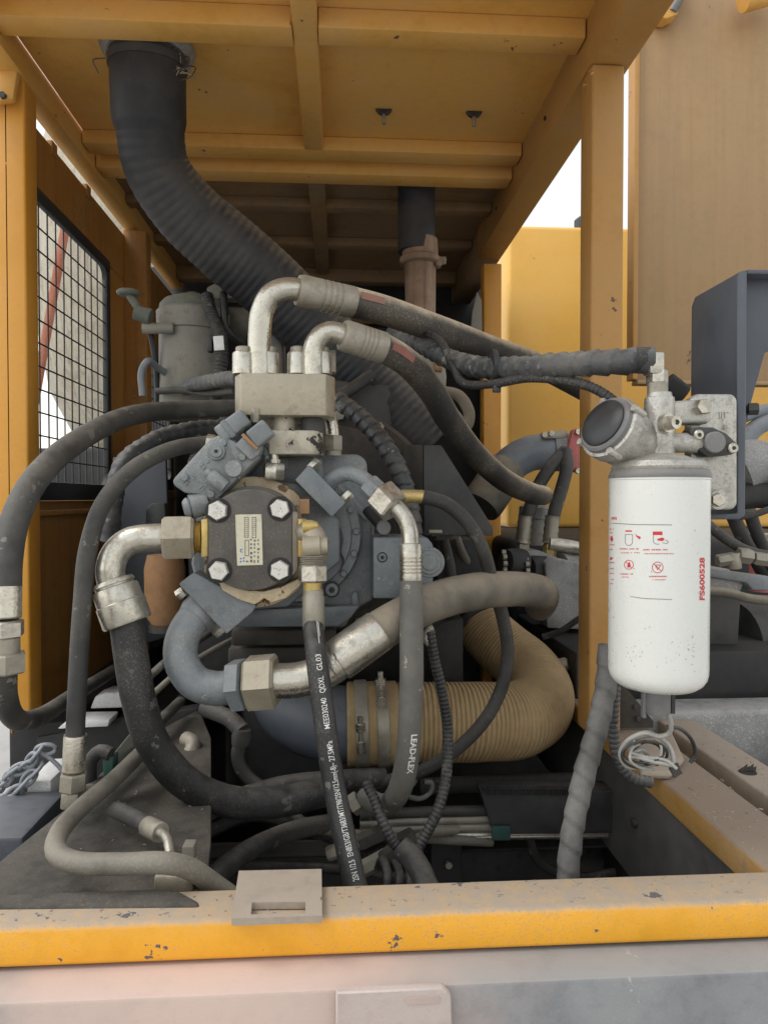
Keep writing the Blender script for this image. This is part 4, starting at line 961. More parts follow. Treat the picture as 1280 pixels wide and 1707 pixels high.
me=text_mesh('FS600528',1.0,.035); xm=max(v.co.x for v in me.vertices); ym=max(v.co.y for v in me.vertices)
for v in me.vertices:
    v.co=CP(1174.2-v.co.y/ym*8.4, 1001.5-v.co.x/xm*72)
t.add('lettering',me,'red_print',cn)
m=M()
for k in range(70):
    if k<16: x,y=random.uniform(1022,1170),random.uniform(810,1100)
    else: x,y=random.gauss(1140,18) if k%3 else random.gauss(1055,12),random.gauss(1085,14)
    if not 1020<x<1174: continue
    s=random.uniform(.5,1.3); o=len(m.v); m.v+=[CP(x+s*math.cos(a),y+s*.8*math.sin(a)) for a in (0,1.2,2.4,3.6,5)]; m.f.append(tuple(o+j for j in range(5)))
t.add('dirt_flecks',m,'canister_dirt',cn)
# ---- head
hd=t.add('head_body', M().lathe(ax(772),ax(655),[(0,S(29,.86)),(.12,S(26.5,.86)),(.85,S(25,.86)),(.93,S(24,.86)),(.94,S(21,.86)),(1,S(20,.86))],32), 'alu_cast')
t.add('base_flange', M().lathe(ax(786),ax(757),[(0,CR*.93),(.25,CR*.97),(.55,CR*.90),(.8,CR*.6),(1,CR*.42)],48), 'alu_cast', hd)
ad=(RT*-.80+UP*.40-FW*.46).normalized(); B0=W(1058,742,.875); 
def along(k): return B0+ad*k
r1=S(51,.86)
t.add('sensor_bowl', M().lathe(along(-.02),along(.052),[(0,r1*.55),(.25,r1*.9),(.55,r1*1.0),(.75,r1*1.02),(.78,r1*1.1),(.98,r1*1.1),(1,r1*1.0)],40), 'alu_cast', hd)
sg=t.add('sensor_ring', M().lathe(along(.052),along(.060),[(0,r1*1.0),(.7,r1*.98),(1,r1*.9)],40), 'grey_cover', hd)
t.add('sensor_glass', M().lathe(along(.058),along(.068),[(0,r1*.84),(.45,r1*.83),(.75,r1*.7),(.93,r1*.4),(1,r1*.1)],40), 'glass_black', hd)
u_,w_,_=basis(ad)
for k in range(4):
    an=.5+k*PI/2; p=along(.036)+(u_*math.cos(an)+w_*math.sin(an))*r1*1.1
    t.add('ring_lug', M().cyl(p,p+ad*.020,.0045,12), 'alu_cast', hd)
c=W(1108,706,.842); t.add('screw_boss', M().lathe(c,c+V((.006,-.018,0)),[(0,S(17,.85)),(.4,S(16,.85)),(.4,S(12,.85)),(1,S(11,.85))],20), 'zinc', hd)
c2=c+V((.006,-.0182,0)); t.add('screw_socket', M().lathe(c2,c2+V((0,-.0004,0)),[(0,S(5,.85)),(1,S(5,.85))],6), 'engine_black', hd)
mp=t.add('mount_plate', M(.005,3).prism(PX((1150,664,.872),(1165,656,.872),(1222,656,.872),(1230,664,.872),(1230,842,.872),(1222,850,.872),(1188,850,.872),(1180,840,.872),(1178,795,.872),(1165,780,.872),(1150,775,.872)),V((0,.018,0))), 'alu_cast')
t.add('head_arm', M(.006,3).prism(PX((1115,668,.856),(1186,664,.856),(1186,706,.856),(1115,708,.856)),V((0,.02,0))), 'alu_cast', mp)
t.add('head_arm', M().cyl(W(1115,738,.858),W(1165,738,.858),S(17,.86),24), 'alu_cast', mp)
hexb(t,1167,679,.856,14,.012,'zinc',ph=.1,par=mp); 
c=W(1196,833,.872); t.add('washer', M().lathe(c,c+V((0,-.003,0)),[(0,S(17,.87)),(1,S(17,.87))],24), 'alu_cast', mp)
hexb(t,1194,833,.869,12,.016,'zinc',V((-.3,-1,0)).normalized(),.5,par=mp)
pts=[]
for (x,y,r) in ((1192,737,24),):
    pass
cap=[(1149,722),(1153,713),(1166,711),(1190,712),(1212,722),(1229,738),(1231,750),(1224,757),(1206,760),(1180,762),(1166,752)]
cp=t.add('cap_plate', M(.003,2).prism([W(x,y,.848) for x,y in cap],V((0,.024,0))), 'black_plastic', mp)
m=M(); disc(m,1193,737,.842,18.5,.01,32,.1); t.add('cap_disc', m, 'grey_cover', mp)
for x,y in ((1164,725),(1221,747)):
    c=W(x,y,.848); r=S(9,.85); t.add('cap_screw', M().lathe(c,c+V((0,-.0032,0)),[(0,r),(.6,r),(1,r*.8)],20), 'zinc', mp)
    t.add('screw_socket', M().lathe(c+V((0,-.0034,0)),c+V((0,-.003,0)),[(0,r*.42),(1,r*.42)],6), 'engine_black', mp)
# cast marks on the mount plate
m=M()
for a,b in (((1200,687),(1200,698)),((1204,687),(1204,698)),((1209,687),(1209,697)),((1198,687),(1214,686)),((1214,704),(1208,709)),((1208,709),(1206,715)),((1206,715),(1211,712))):
    m.bar(W(*a,.8715),W(*b,.8715),.0012,.0012,V((0,1,0)))
t.add('cast_mark', m, 'alu_cast', mp)
t.done()
# ---- wire coil
t=Thing('wire_coil','loose coil of pale wires hanging under the white filter','wires')
t.add('lead', M().tube(PX((1112,1188,.86),(1118,1205,.868),(1115,1222,.88),(1098,1230,.89)),.0030,.0025,10), 'clear_tube')
t.add('loop', M().tube(PX((1118,1222,.88),(1100,1228,.885),(1075,1222,.89),(1046,1235,.90),(1034,1258,.91),(1045,1278,.915),(1068,1278,.915),(1080,1262,.91),(1068,1250,.905),(1050,1262,.905),(1060,1262,.9),(1090,1270,.89),(1120,1276,.885)),.0030,.0025,10), 'clear_tube')
t.add('loop', M().tube(PX((1050,1278,.92),(1036,1258,.92),(1050,1236,.91),(1085,1226,.905),(1112,1240,.90),(1122,1265,.895),(1118,1285,.89)),.0030,.0025,10), 'clear_tube')
t.add('loop', M().tube(PX((1112,1212,.875),(1135,1216,.90),(1154,1236,.92),(1158,1258,.93),(1150,1272,.93)),.0026,.0025,10), 'hose_grey')
random.seed(21)
for k in range(5):
    cx_,cy_=1078+random.uniform(-8,10),1256+random.uniform(-6,6); rx,ry=random.uniform(30,46),random.uniform(18,30); a0=random.random()*6; pts=[]
    for j in range(9):
        an=a0+j*.72; pts.append((cx_+rx*math.cos(an)*(1-.03*j),cy_+ry*math.sin(an)*(1-.02*j),.90+.012*math.sin(an*1.3+k)))
    t.add('loop', M().tube(PX(*pts),.0017,.0025,8), 'clear_tube' if k%2 else 'hose_grey')
t.add('twist_tie', M().tube(PX((1050,1255,.90),(1075,1262,.895),(1110,1268,.885),(1128,1282,.88)),.0022,.003,8), 'clear_tube')
m=M()
for k in range(4): p=W(1118+k*3,1280-k*2,.885); m.lathe(p,p+V((.006,0,-.012)),[(0,.003),(1,.0025)],8)
t.add('wire_ends', m, 'dark_steel'); t.done()
t=Thing('rag_pad','dusty folded cloth lying on the beam under the wire coil','cloth')
zz=ZT+.0
t.add('rag_pad', M(.008,3).prism([WZ(x,y,ZT-.003) for x,y in ((1068,1300),(1118,1302),(1140,1275),(1120,1230),(1062,1240),(1058,1275))],V((0,0,.014))), 'beige_steel'); t.done()
# ================================================================ engine and background machinery
t=Thing('engine','dark sooty engine block and flywheel housing behind the pump','engine')
m=M(); disc(m,548,868,1.47,190,.10,64,.04); fw=t.add('flywheel_housing', m, 'dark_brown_steel')
m=M(); disc(m,548,868,1.455,160,.03,64,.03); t.add('housing_ring', m, 'dark_brown_steel', fw)
for k in range(16):
    an=2*PI*k/16+.1; c=W(548+176*math.cos(an),868+176*math.sin(an),1.468); t.add('housing_bolt', M().hex(c,c+V((0,-.012,0)),.011), 'zinc_dusty', fw)
t.add('block', M(.02,2).box((-.33,1.58,rz-.42),(.22,2.75,rz+.10)), 'engine_black')
t.add('head_cover', M(.03,3).box((-.27,1.62,rz+.101),(.13,2.7,rz+.27)), 'dark_steel')
t.add('oil_pan', M(.03,2).box((-.22,1.6,rz-.72),(.16,2.6,rz-.421)), 'engine_black')
t.add('mount_foot', M(.006,2).prism(PX((385,1050,1.3),(560,1050,1.3),(560,1075,1.3),(385,1078,1.3)),V((0,.15,0))), 'dark_brown_steel')
t.add('mount_foot', M(.006,2).prism(PX((380,1080,1.34),(590,1078,1.34),(590,1110,1.34),(380,1110,1.34)),V((0,.15,0))), 'dark_brown_steel')
t.add('breather_box', M(.01,2).prism(PX((430,560,1.72),(470,545,1.72),(474,640,1.72),(430,660,1.72)),V((0,.1,0))), 'motor_grey')
t.done()
t=Thing('mount_bracket','black angled steel engine mount bracket right of the pump','bracket')
t.add('plate', M(.002).prism(PX((706,742,1.30),(736,742,1.30),(822,880,1.30),(822,893,1.30),(706,893,1.30)),V((0,.012,0))), 'dark_steel')
t.add('side_plate', M(.002).prism([W(672,741,1.33),W(705,741,1.30),W(705,893,1.30),W(680,893,1.33)],V((.0,.012,0))), 'dark_brown_steel')
m=M()
c=W(726,886,1.299); t.add('slot', M(.001).box((c.x-.012,1.2975,c.z-.003),(c.x+.012,1.2995,c.z+.003)), 'beige_steel')
t.add('lower_box', M(.004,2).prism(PX((728,900,1.4),(800,900,1.4),(806,990,1.4),(728,990,1.4)),V((0,.15,0))), 'engine_black')
t.add('leg', M(.004,2).prism(PX((722,1040,1.45),(772,1030,1.45),(772,1140,1.45),(722,1140,1.45)),V((0,.1,0))), 'engine_black')
t.done()
# breather tank
t=Thing('breather_tank','dusty grey cylinder tank with dark cap at the back left','tank')
A=W(322,700,1.78); B=W(322,520,1.78); r=S(54,1.78)
t.add('tank', M().lathe(A,B,[(0,r*.95),(.02,r),(.80,r),(.81,r*1.06),(.98,r*1.08),(1,r*1.02)],40), 'grey_tank')
C=W(322,497,1.78); t.add('cap', M().lathe(B,C,[(0,r*1.0),(.4,r*.98),(.75,r*.85),(1,r*.6)],40), 'olive_metal')
t.add('cap_knob', M().lathe(C,C+V((0,0,.012)),[(0,r*.26),(.8,r*.26),(1,r*.2)],20), 'olive_metal')
t.add('side_pipe', M().cyl(W(238,547,1.70),W(290,547,1.70),S(9,1.7),16), 'grey_tank')
t.add('foot_pipe', M().tube(PX((262,652,1.72),(300,650,1.66),(345,655,1.6),(392,652,1.5)),.008,.01,14), 'hose_grey')
t.done()
t=Thing('dipstick_handle','olive metal round handle on a bent arm beside the tank','handle')
A=W(214,488,1.70); t.add('disc', M().lathe(A+V((0,0,-.006)),A+V((0,0,.006)),[(0,.022),(.3,.026),(.7,.026),(1,.022)],24), 'olive_metal')
t.add('arm', M().tube(PX((216,492,1.70),(230,512,1.70),(245,535,1.71)),.009,.006,12), 'olive_metal')
t.add('knuckle', M().cyl(W(226,520,1.69),W(252,528,1.69),.018,16), 'olive_metal')
t.add('guide_tube', M().tube(PX((245,535,1.71),(256,580,1.73),(262,640,1.75),(262,680,1.76)),.007,.01,10), 'frame_black')
t.done()
t=Thing('heater_pipe','blue grey hooked pipe standing left of the breather tank','pipe')
t.add('heater_pipe', M().tube(PX((238,660,1.66),(236,620,1.66),(246,602,1.66),(262,612,1.7),(285,628,1.74)),.008,.006,14), 'blue_grey_pipe'); t.done()
t=Thing('oil_cooler','grey finned oil cooler canister under the intake hose','canister')
t.add('body', M().lathe(W(376,535,1.85),W(440,540,1.85),[(0,S(24,1.85)),(.1,S(27,1.85)),(.9,S(27,1.85)),(1,S(24,1.85))],28), 'grey_tank')
t.add('clamp', M(.006,2).prism(PX((343,478,1.78),(360,470,1.78),(392,476,1.78),(396,496,1.78),(350,500,1.78)),V((0,.08,0))), 'grey_tank')
t.add('cover', M(.006).prism(PX((376,492,1.82),(430,495,1.82),(430,515,1.82),(376,512,1.82)),V((0,.1,0))), 'engine_black')
t.done()
t=Thing('sensor_conduit','corrugated conduit with white paper tag left of the silver elbow','conduit')
t.add('conduit', M().tube(PX((345,492,1.66),(350,515,1.64),(360,540,1.62),(368,560,1.6),(370,600,1.58),(362,640,1.58),(360,662,1.6)),.0135,.0016,14,rf_corr(.0145,.0085,.16)), 'hose_black')
t.add('wire', M().tube(PX((372,488,1.66),(374,515,1.64),(376,545,1.64),(395,565,1.66),(420,575,1.7)),.009,.006,12), 'hose_black')
t.add('paper_tag', M(.001).prism(PX((355,560,1.565),(372,559,1.565),(374,583,1.565),(357,584,1.565)),V((0,.004,0))), 'white_plate')
t.add('sleeve', M(.003).prism(PX((345,557,1.58),(354,557,1.58),(354,586,1.58),(345,586,1.58)),V((0,.02,0))), 'black_plastic')
t.done()
# exhaust
t=Thing('exhaust_stack','rusty exhaust pipe with clamp rising to the roof','exhaust')
t.add('upper_pipe', M().lathe(W(694,420,2.04),W(694,296,2.04),[(0,S(31,2.04)),(1,S(31,2.04))],32), 'exhaust_dark')
t.add('lower_pipe', M().lathe(W(701,560,2.04),W(700,400,2.04),[(0,S(23,2.04)),(.15,S(23,2.04)),(.16,S(25,2.04)),(.75,S(26,2.04)),(.85,S(30,2.04)),(1,S(29,2.04))],32), 'rust_pipe')
t.add('clamp', M().lathe(W(700,442,2.04),W(700,428,2.04),[(0,S(30,2.04)),(.2,S(34,2.04)),(.8,S(34,2.04)),(1,S(30,2.04))],32), 'rust_pipe')
t.add('clamp_bolt', M().hex(W(728,434,2.03),W(743,434,2.03),S(7,2.03)), 'zinc_dusty')
t.add('clamp_lug', M(.003).prism(PX((726,428,2.01),(737,428,2.01),(737,442,2.01),(726,442,2.01)),V((0,.03,0))), 'rust_pipe')
t.done()
t=Thing('pale_elbow','pale plastic elbow pipe behind the drooping pressure hose','pipe')
t.add('elbow', M().tube(PX((690,600,1.75),(712,605,1.75),(722,625,1.75),(720,650,1.76)),.032,.01,20), 'grey_tank')
t.add('bolt', M().cyl(W(724,612,1.72),W(736,612,1.72),.012,12), 'rust_orange')
t.add('loop_pipe', M().tube(PX((735,652,1.6),(765,660,1.6),(782,690,1.6),(775,712,1.6),(750,700,1.6)),.013,.006,14), 'hose_tan')
t.add('loop_pipe', M().tube(PX((738,672,1.62),(760,690,1.62),(772,705,1.63)),.009,.006,12), 'blue_grey_pipe'); t.done()
t=Thing('wing_plate','pale curved steel edge in front of the narrow yellow post','plate')
t.add('wing_plate', M(.003).prism(PX((795,485,2.25),(803,500,2.25),(804,560,2.25),(784,560,2.25),(787,520,2.25)),V((0,.01,0))), 'grey_tank'); t.done()
# right mid: coolant elbow, pink flange, sleeve, small hoses
t=Thing('coolant_elbow','blue grey coolant elbow with pink red flange beside the tank','pipe')
t.add('elbow', M().tube(PX((835,795,2.05),(850,775,2.05),(880,757,2.05),(915,752,2.05),(945,752,2.05)),S(30,2.05),.012,28), 'blue_grey_pipe')
t.add('collar', M().lathe(W(918,752,2.05),W(936,752,2.05),[(0,S(33,2.05)),(1,S(35,2.05))],28), 'motor_grey')
t.add('lug_bar', M(.004).prism(PX((905,722,2.0),(945,716,2.0),(948,730,2.0),(905,732,2.0)),V((0,.05,0))), 'zinc_dusty')
f_=t.add('flange', M(.008,2).prism(PX((955,714,1.98),(985,712,1.98),(1000,730,1.98),(1000,780,1.98),(985,793,1.98),(952,785,1.98),(950,765,1.98),(946,750,1.98)),V((0,.03,0))), 'pink_flange')
for x,y in ((962,720),(962,785),(906,725),(918,723)): hexb(t,x,y,1.978,5.5,.012,'zinc')
t.add('rubber_sleeve', M().lathe(W(800,845,2.0),W(845,780,2.05),[(0,S(34,2.0)),(.1,S(36,2.0)),(.9,S(36,2.0)),(1,S(33,2.0))],32), 'hose_tan')
t.add('sleeve_clamp', M().lathe(W(832,800,2.04),W(840,787,2.05),[(0,S(38,2.0)),(1,S(38,2.0))],32), 'olive_metal')
t.done()
for pts,lab,a,b in ((((942,752,1.93),(920,775,1.9),(895,815,1.88),(880,860,1.87),(871,905,1.87)),'dark thin hose crossing to the left black flange','a',0),
                (((942,752,1.92),(945,775,1.9),(936,815,1.88),(925,850,1.87),(916,905,1.86)),'grey thin hose falling straight to the motor flange','b',0)):
    t=Thing('motor_hose',lab,'hose','motor hoses'); P=PX(*pts); t.add('hose', M().tube(P,S(11,1.9),.008,18), 'hose_rubber' if a=='a' else 'hose_grey')
    x,y,Y=pts[-1]; t.add('ferrule', M().lathe(W(x+5,y-45,Y-.004),W(x,y,Y-.004),[(q/8,S(11.5 if q%2 else 13,Y)) for q in range(9)],18), 'zinc_dusty')
    t.add('nut', M().hex(W(x,y,Y),W(x,y+26,Y),S(11,Y)), 'brass' if a=='b' else 'zinc_dusty'); t.done()
t=Thing('small_filter','pale grey small filter canister behind the thin hoses','canister')
t.add('body', M().lathe(W(890,908,1.98),W(890,865,1.98),[(0,S(22,1.98)),(1,S(23,1.98))],24), 'grey_tank')
t.add('head', M().lathe(W(891,864,1.98),W(893,842,1.98),[(0,S(27,1.98)),(.8,S(27,1.98)),(1,S(20,1.98))],24), 'motor_grey'); t.done()
t=Thing('drive_motor','speckled grey drive motor with black bolted flanges behind the post','motor')
A=W(905,985,1.80);B=W(1060,1000,1.9)
t.add('barrel', M().lathe(W(930,975,1.86),W(1120,990,1.9),[(0,S(54,1.85)),(.3,S(56,1.85)),(1,S(56,1.85))],36), 'motor_grey')
t.add('gear_case', M(.006,2).prism(PX((908,938,1.76),(925,930,1.76),(962,938,1.76),(982,955,1.76),(980,1050,1.76),(912,1048,1.76)),V((0,.16,0))), 'motor_grey')
for x,y in ((905,950),(868,938)):
    k=t.add('flange', M().lathe(W(x-26,y,1.80),W(x,y+4,1.82),[(0,S(22,1.8)),(.3,S(26,1.8)),(1,S(28,1.8))],24), 'engine_black')
    for j in range(5):
        an=-1.2+j*.6; p=W(x-27,y,1.80)+V((0,-math.cos(an)*S(19,1.8),math.sin(an)*S(19,1.8))); t.add('flange_bolt', M().cyl(p,p+V((-.010,0,0)),.0075,10), 'zinc_dusty', k)
t.add('port_case', M(.004,2).prism(PX((868,920,1.84),(900,918,1.84),(930,930,1.84),(915,960,1.84),(872,955,1.84)),V((0,.1,0))), 'motor_grey')
t.add('side_pipe', M().tube(PX((915,906,1.84),(945,910,1.84),(990,920,1.88)),S(11,1.85),.008,16), 'zinc')
t.done()
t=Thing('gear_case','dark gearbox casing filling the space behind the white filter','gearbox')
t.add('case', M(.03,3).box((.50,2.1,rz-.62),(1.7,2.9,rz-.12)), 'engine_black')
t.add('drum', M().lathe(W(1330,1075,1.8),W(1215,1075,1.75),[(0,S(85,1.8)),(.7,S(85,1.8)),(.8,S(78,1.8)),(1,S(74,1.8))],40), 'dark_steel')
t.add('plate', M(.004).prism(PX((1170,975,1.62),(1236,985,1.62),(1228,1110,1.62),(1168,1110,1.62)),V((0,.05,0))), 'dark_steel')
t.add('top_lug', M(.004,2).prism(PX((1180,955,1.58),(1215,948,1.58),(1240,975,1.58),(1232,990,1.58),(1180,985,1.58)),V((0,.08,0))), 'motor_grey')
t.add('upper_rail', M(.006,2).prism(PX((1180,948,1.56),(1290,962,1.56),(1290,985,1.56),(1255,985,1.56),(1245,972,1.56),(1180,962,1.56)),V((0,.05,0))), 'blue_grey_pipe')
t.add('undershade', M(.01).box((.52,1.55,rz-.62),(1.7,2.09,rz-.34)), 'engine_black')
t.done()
for pts,r,mt,lab in ((((1175,870,1.5),(1205,895,1.5),(1245,918,1.5),(1300,930,1.5)),9,'hose_grey','thin grey pipe sloping right beside the white filter top'),
  (((1170,985,1.45),(1210,988,1.45),(1250,998,1.45),(1300,1003,1.45)),8,'hose_tan','thin brown pipe sloping right at the lettering of the filter'),
  (((1218,850,1.6),(1235,890,1.62),(1258,930,1.66),(1275,960,1.7)),12,'hose_rubber','dark hose dropping below the blue bracket, left of two'),
  (((1248,850,1.62),(1262,890,1.64),(1278,930,1.66),(1290,960,1.7)),11,'hose_rubber','dark hose dropping below the blue bracket, right of two'),
  (((1225,862,1.2),(1255,858,1.2),(1300,842,1.2)),6,'hose_rubber','thin black cable passing right under the blue bracket'),
  (((1240,695,1.5),(1268,685,1.5),(1310,678,1.5)),10,'blue_grey_pipe','pale blue pipe at the right edge, upper of two'),
  (((1235,745,1.5),(1258,715,1.5),(1300,694,1.5)),15,'blue_grey_pipe','pale blue pipe at the right edge, lower of two')):
    t=Thing('side_pipe',lab,'pipe','pipes at the right edge'); Y=pts[0][2]; t.add('side_pipe', M().tube(PX(*pts),S(r,Y),.008,16), mt); t.done()
t=Thing('pipe_nuts','dull steel hex nuts and union at the right edge','fitting')
for a,b,r in (((1195,935,1.48),(1225,930,1.48),11),((1230,925,1.48),(1252,928,1.48),14),((1256,930,1.48),(1300,936,1.48),12)):
    t.add('nut', M().hex(W(*a),W(*b),S(r,1.48)), 'zinc_dusty')
t.add('union', M().cyl(W(1224,948,1.48),W(1222,922,1.48),S(12,1.48),18), 'zinc_dusty'); t.done()
t=Thing('lagged_pipe','rough black and white dusted lagging behind the blue bracket','lagging')
t.add('lagging', M().tube(PX((1225,790,1.25),(1255,775,1.25),(1285,790,1.27),(1320,810,1.3)),S(46,1.25),.006,24,rf_old(S(46,1.25),.18,8)), 'motor_grey')
t.add('dark_joint', M().tube(PX((1228,830,1.22),(1258,826,1.22),(1300,828,1.22)),S(22,1.22),.008,18,rf_old(S(22,1.22),.12,5)), 'engine_black')
t.add('stub', M().tube(PX((1108,640,1.1),(1122,650,1.1),(1136,660,1.1)),S(20,1.1),.005,16,rf_old(S(20,1.1),.2,3)), 'engine_black'); t.done()
t=Thing('red_canister','dull red canister glimpsed at the right edge','canister')
t.add('body', M().lathe(W(1282,985,1.9),W(1282,900,1.9),[(0,S(32,1.9)),(.9,S(32,1.9)),(1,S(28,1.9))],24), 'pink_flange')
t.add('rim', M().lathe(W(1282,900,1.9),W(1282,890,1.9),[(0,S(34,1.9)),(1,S(34,1.9))],24), 'beige_steel'); t.done()
# ---- left background
t=Thing('side_cover','blue grey sheet cover standing behind the slender hose','panel')
t.add('sheet', M(.003).prism(PX((188,762,1.95),(276,755,1.95),(284,1000,1.95),(284,1060,1.95),(188,1090,1.95)),V((0,.02,0))), 'bracket_blue')
t.add('seam', M(.002).prism(PX((188,900,1.945),(284,898,1.945),(284,906,1.945),(188,908,1.945)),V((0,.004,0))), 'bracket_blue')
t.add('dark_cap', M(.006,2).prism(PX((242,850,1.85),(252,838,1.85),(275,838,1.85),(280,900,1.85),(242,900,1.85)),V((0,.05,0))), 'black_plastic'); t.done()
t=Thing('rusty_housing','rusty brown round housing behind the grey suction elbow','housing')
t.add('body', M().lathe(W(275,1040,1.6),W(275,925,1.6),[(0,S(22,1.6)),(.15,S(32,1.6)),(.8,S(33,1.6)),(1,S(28,1.6))],28), 'rust_orange')
t.add('rim', M().lathe(W(275,1052,1.6),W(275,1040,1.6),[(0,S(26,1.6)),(1,S(26,1.6))],28), 'dark_brown_steel'); t.done()
# ---- lower left: deck, outside box, chain, white pieces, clamp bracket
t=Thing('deck_plate','dusty dark deck plate at lower left behind the yellow beam','deck')
zd_=ZT-.016
dk=[WZ(x,y,zd_) for x,y in ((-40,1520),(-30,1462),(12,1425),(180,1292),(236,1232),(332,1182),(352,1230),(352,1400),(340,1520))]
t.add('plate', M(.003).prism(dk,V((0,0,-.01))), 'deck_dust')
t.add('raised_edge', M(.006,3).prism([WZ(x,y,ZT+.004) for x,y in ((-60,1512),(-60,1492),(260,1480),(300,1484),(330,1500),(335,1508))],V((0,0,-.018))), 'deck_dust')

t.done()
t=Thing('side_box','dark blue grey steel box outside, left of the deck','box')
zb2=W(60,1318,1.16).z
t.add('side_box', M(.006,2).box((W(8,1320,1.16).x,1.0,zb2-.5),(W(112,1320,1.16).x,1.16,zb2)), 'bracket_blue')
t.done()
t=Thing('step_tray','white painted tray edge on the outside step at the left','tray')
t.add('step_tray', M(.004).box((W(66,1290,1.22).x,1.17,zb2-.02),(W(105,1290,1.22).x,1.27,zb2+.012)), 'white_plate'); t.done()
for lab,pp,Y in (('white steel piece in the gap behind the slender hose, upper of two',((150,1182),(158,1162),(176,1155),(212,1155),(212,1180)),1.6),('white steel piece in the gap behind the slender hose, lower of two',((95,1216),(112,1201),(183,1200),(180,1212)),1.5)):
    t=Thing('white_piece',lab,'bracket','white steel pieces'); t.add('white_piece', M(.003,2).prism(PX(*[(x,y,Y) for x,y in pp]),V((0,.06,0))), 'white_plate'); t.done()
t=Thing('dark_beam','dark beam outside along the left side of the deck','beam')
t.add('dark_beam', M(.004).prism(PX((60,1230,1.55),(330,1180,1.55),(330,1330,1.55),(60,1420,1.55)),V((0,.04,0))), 'engine_black'); t.done()
t=Thing('lifting_chain','grey steel chain heaped on the box at the left edge','chain')
def link(c,ax1,ax2,L=.016,w_=.0085,r=.0032):
    pts=[]
    for k in range(13):
        an=2*PI*k/12; pts.append(c+ax1*(L*math.cos(an))+ax2*(w_*math.sin(an)))
    return M().tube(pts,r,.004,8,cap=False)
random.seed(11)
P=Path(PX((-15,1320,1.18),(8,1305,1.17),(22,1288,1.16),(40,1280,1.16),(55,1265,1.15),(66,1252,1.15),(76,1250,1.15))); N=10
for k in range(N):
    c,tn=P.at(P.L*k/(N-1)); u,w_,_=basis(tn); an=(k%2)*PI/2+random.uniform(-.3,.3); s=u*math.cos(an)+w_*math.sin(an); t.add('link', link(c,tn,s), 'chain_steel')
P=Path(PX((-15,1340,1.16),(15,1330,1.15),(40,1306,1.15),(60,1285,1.15)))
for k in range(7):
    c,tn=P.at(P.L*k/6); u,w_,_=basis(tn); an=(k%2)*PI/2+random.uniform(-.3,.3); s=u*math.cos(an)+w_*math.sin(an); t.add('link', link(c,tn,s), 'chain_steel')
t.add('hook', M().tube(PX((66,1255,1.15),(80,1262,1.15),(95,1275,1.15),(108,1290,1.15)),.0035,.004,8), 'chain_steel'); t.done()
t=Thing('pipe_clamp','dark green clamp bracket holding pipes on the deck','bracket')
t.add('plate', M(.003).prism(PX((185,1262,1.09),(240,1195,1.16),(245,1250,1.16),(190,1318,1.09)),V((.0,.012,0))), 'olive_metal')
t.add('base', M(.003).prism(PX((170,1265,1.078),(188,1262,1.078),(190,1322,1.078),(172,1325,1.078)),V((0,.03,0))), 'green_paint')
t.add('clamp_ring', M().tube(PX((150,1300,1.09),(152,1268,1.09),(168,1252,1.085),(185,1258,1.08)),.010,.006,12), 'hose_rubber')
t.add('pipe', M().tube(PX((138,1334,1.045),(180,1295,1.12),(230,1240,1.25),(300,1170,1.5)),S(11,1.15),.008,14), 'hose_grey')
t.add('pipe', M().tube(PX((310,1232,1.35),(322,1240,1.33),(318,1255,1.32),(305,1270,1.32)),.014,.006,14), 'zinc_dusty'); t.done()
# ---- lower centre chassis
zc=lambda y,Y: W(700,y,Y).z
t=Thing('cross_member','dark drilled chassis cross member at the bottom of the bay','beam')
t.add('web', M(.004).box((-.30,1.50,zc(1560,1.5)),(.60,1.515,zc(1400,1.5))), 'dark_steel')
t.add('top_flange', M(.004).box((-.30,1.44,zc(1402,1.5)),(.60,1.499,zc(1396,1.5))), 'engine_black')
for x,y,r in ((905,1424,7),(790,1432,6),(830,1448,5),(700,1440,6),(560,1432,6),(610,1446,5),(940,1452,5),(1010,1446,6),(983,1420,5),(865,1426,5),(455,1441,6),(505,1435,6),(1060,1432,5)):
    c=W(x,y,1.4995); t.add('hole', M().lathe(c,c+V((0,-.0005,0)),[(0,S(r,1.5)),(1,S(r,1.5))],16), 'black_plastic')
for x0,x1 in ((1040,1060),(1095,1130)):
    t.add('upright', M(.004,2).box((W(x0,1420,1.4).x,1.38,zc(1600,1.4)),(W(x1,1420,1.4).x,1.42,zc(1420,1.4))), 'dark_steel')
t.add('upright', M(.004,2).box((W(718,1420,1.4).x,1.40,zc(1600,1.4)),(W(770,1420,1.4).x,1.44,zc(1403,1.4))), 'engine_black')
c=W(1075,1430,1.49); t.add('bolt', M().cyl(c,c+V((0,-.01,0)),.009,12), 'zinc_dusty')
c=W(747,1440,1.399); t.add('bolt', M().cyl(c,c+V((0,-.01,0)),.007,12), 'zinc_dusty')
t.done()
t=Thing('cable_tray','dusty dark channel with serrated edge trim under the tan duct','channel')
t.add('channel', M(.004,2).prism(PX((800,1320,1.33),(1070,1318,1.33),(1070,1375,1.33),(1050,1390,1.33),(850,1392,1.33),(822,1388,1.33)),V((0,.05,0))), 'dark_steel')
t.add('inner_flange', M(.004,2).prism(PX((1060,1298,1.27),(1085,1300,1.27),(1090,1375,1.27),(1065,1360,1.27)),V((0,.08,0))), 'dark_steel')
m=M()
for k in range(46):
    x=806+k*3.9; m.box((W(x,1320,1.327).x,1.325,W(x,1326,1.327).z),(W(x+2.2,1320,1.327).x,1.345,W(x,1316,1.327).z))
t.add('edge_trim', m, 'black_plastic')
t.add('green_tab', M(.001).prism(PX((820,1378,1.325),(851,1378,1.325),(851,1402,1.325),(820,1402,1.325)),V((0,.004,0))), 'green_paint', label='dark green painted tab')
t.done()
t=Thing('cross_tube','grey round tube lying level under the tan duct','tube')
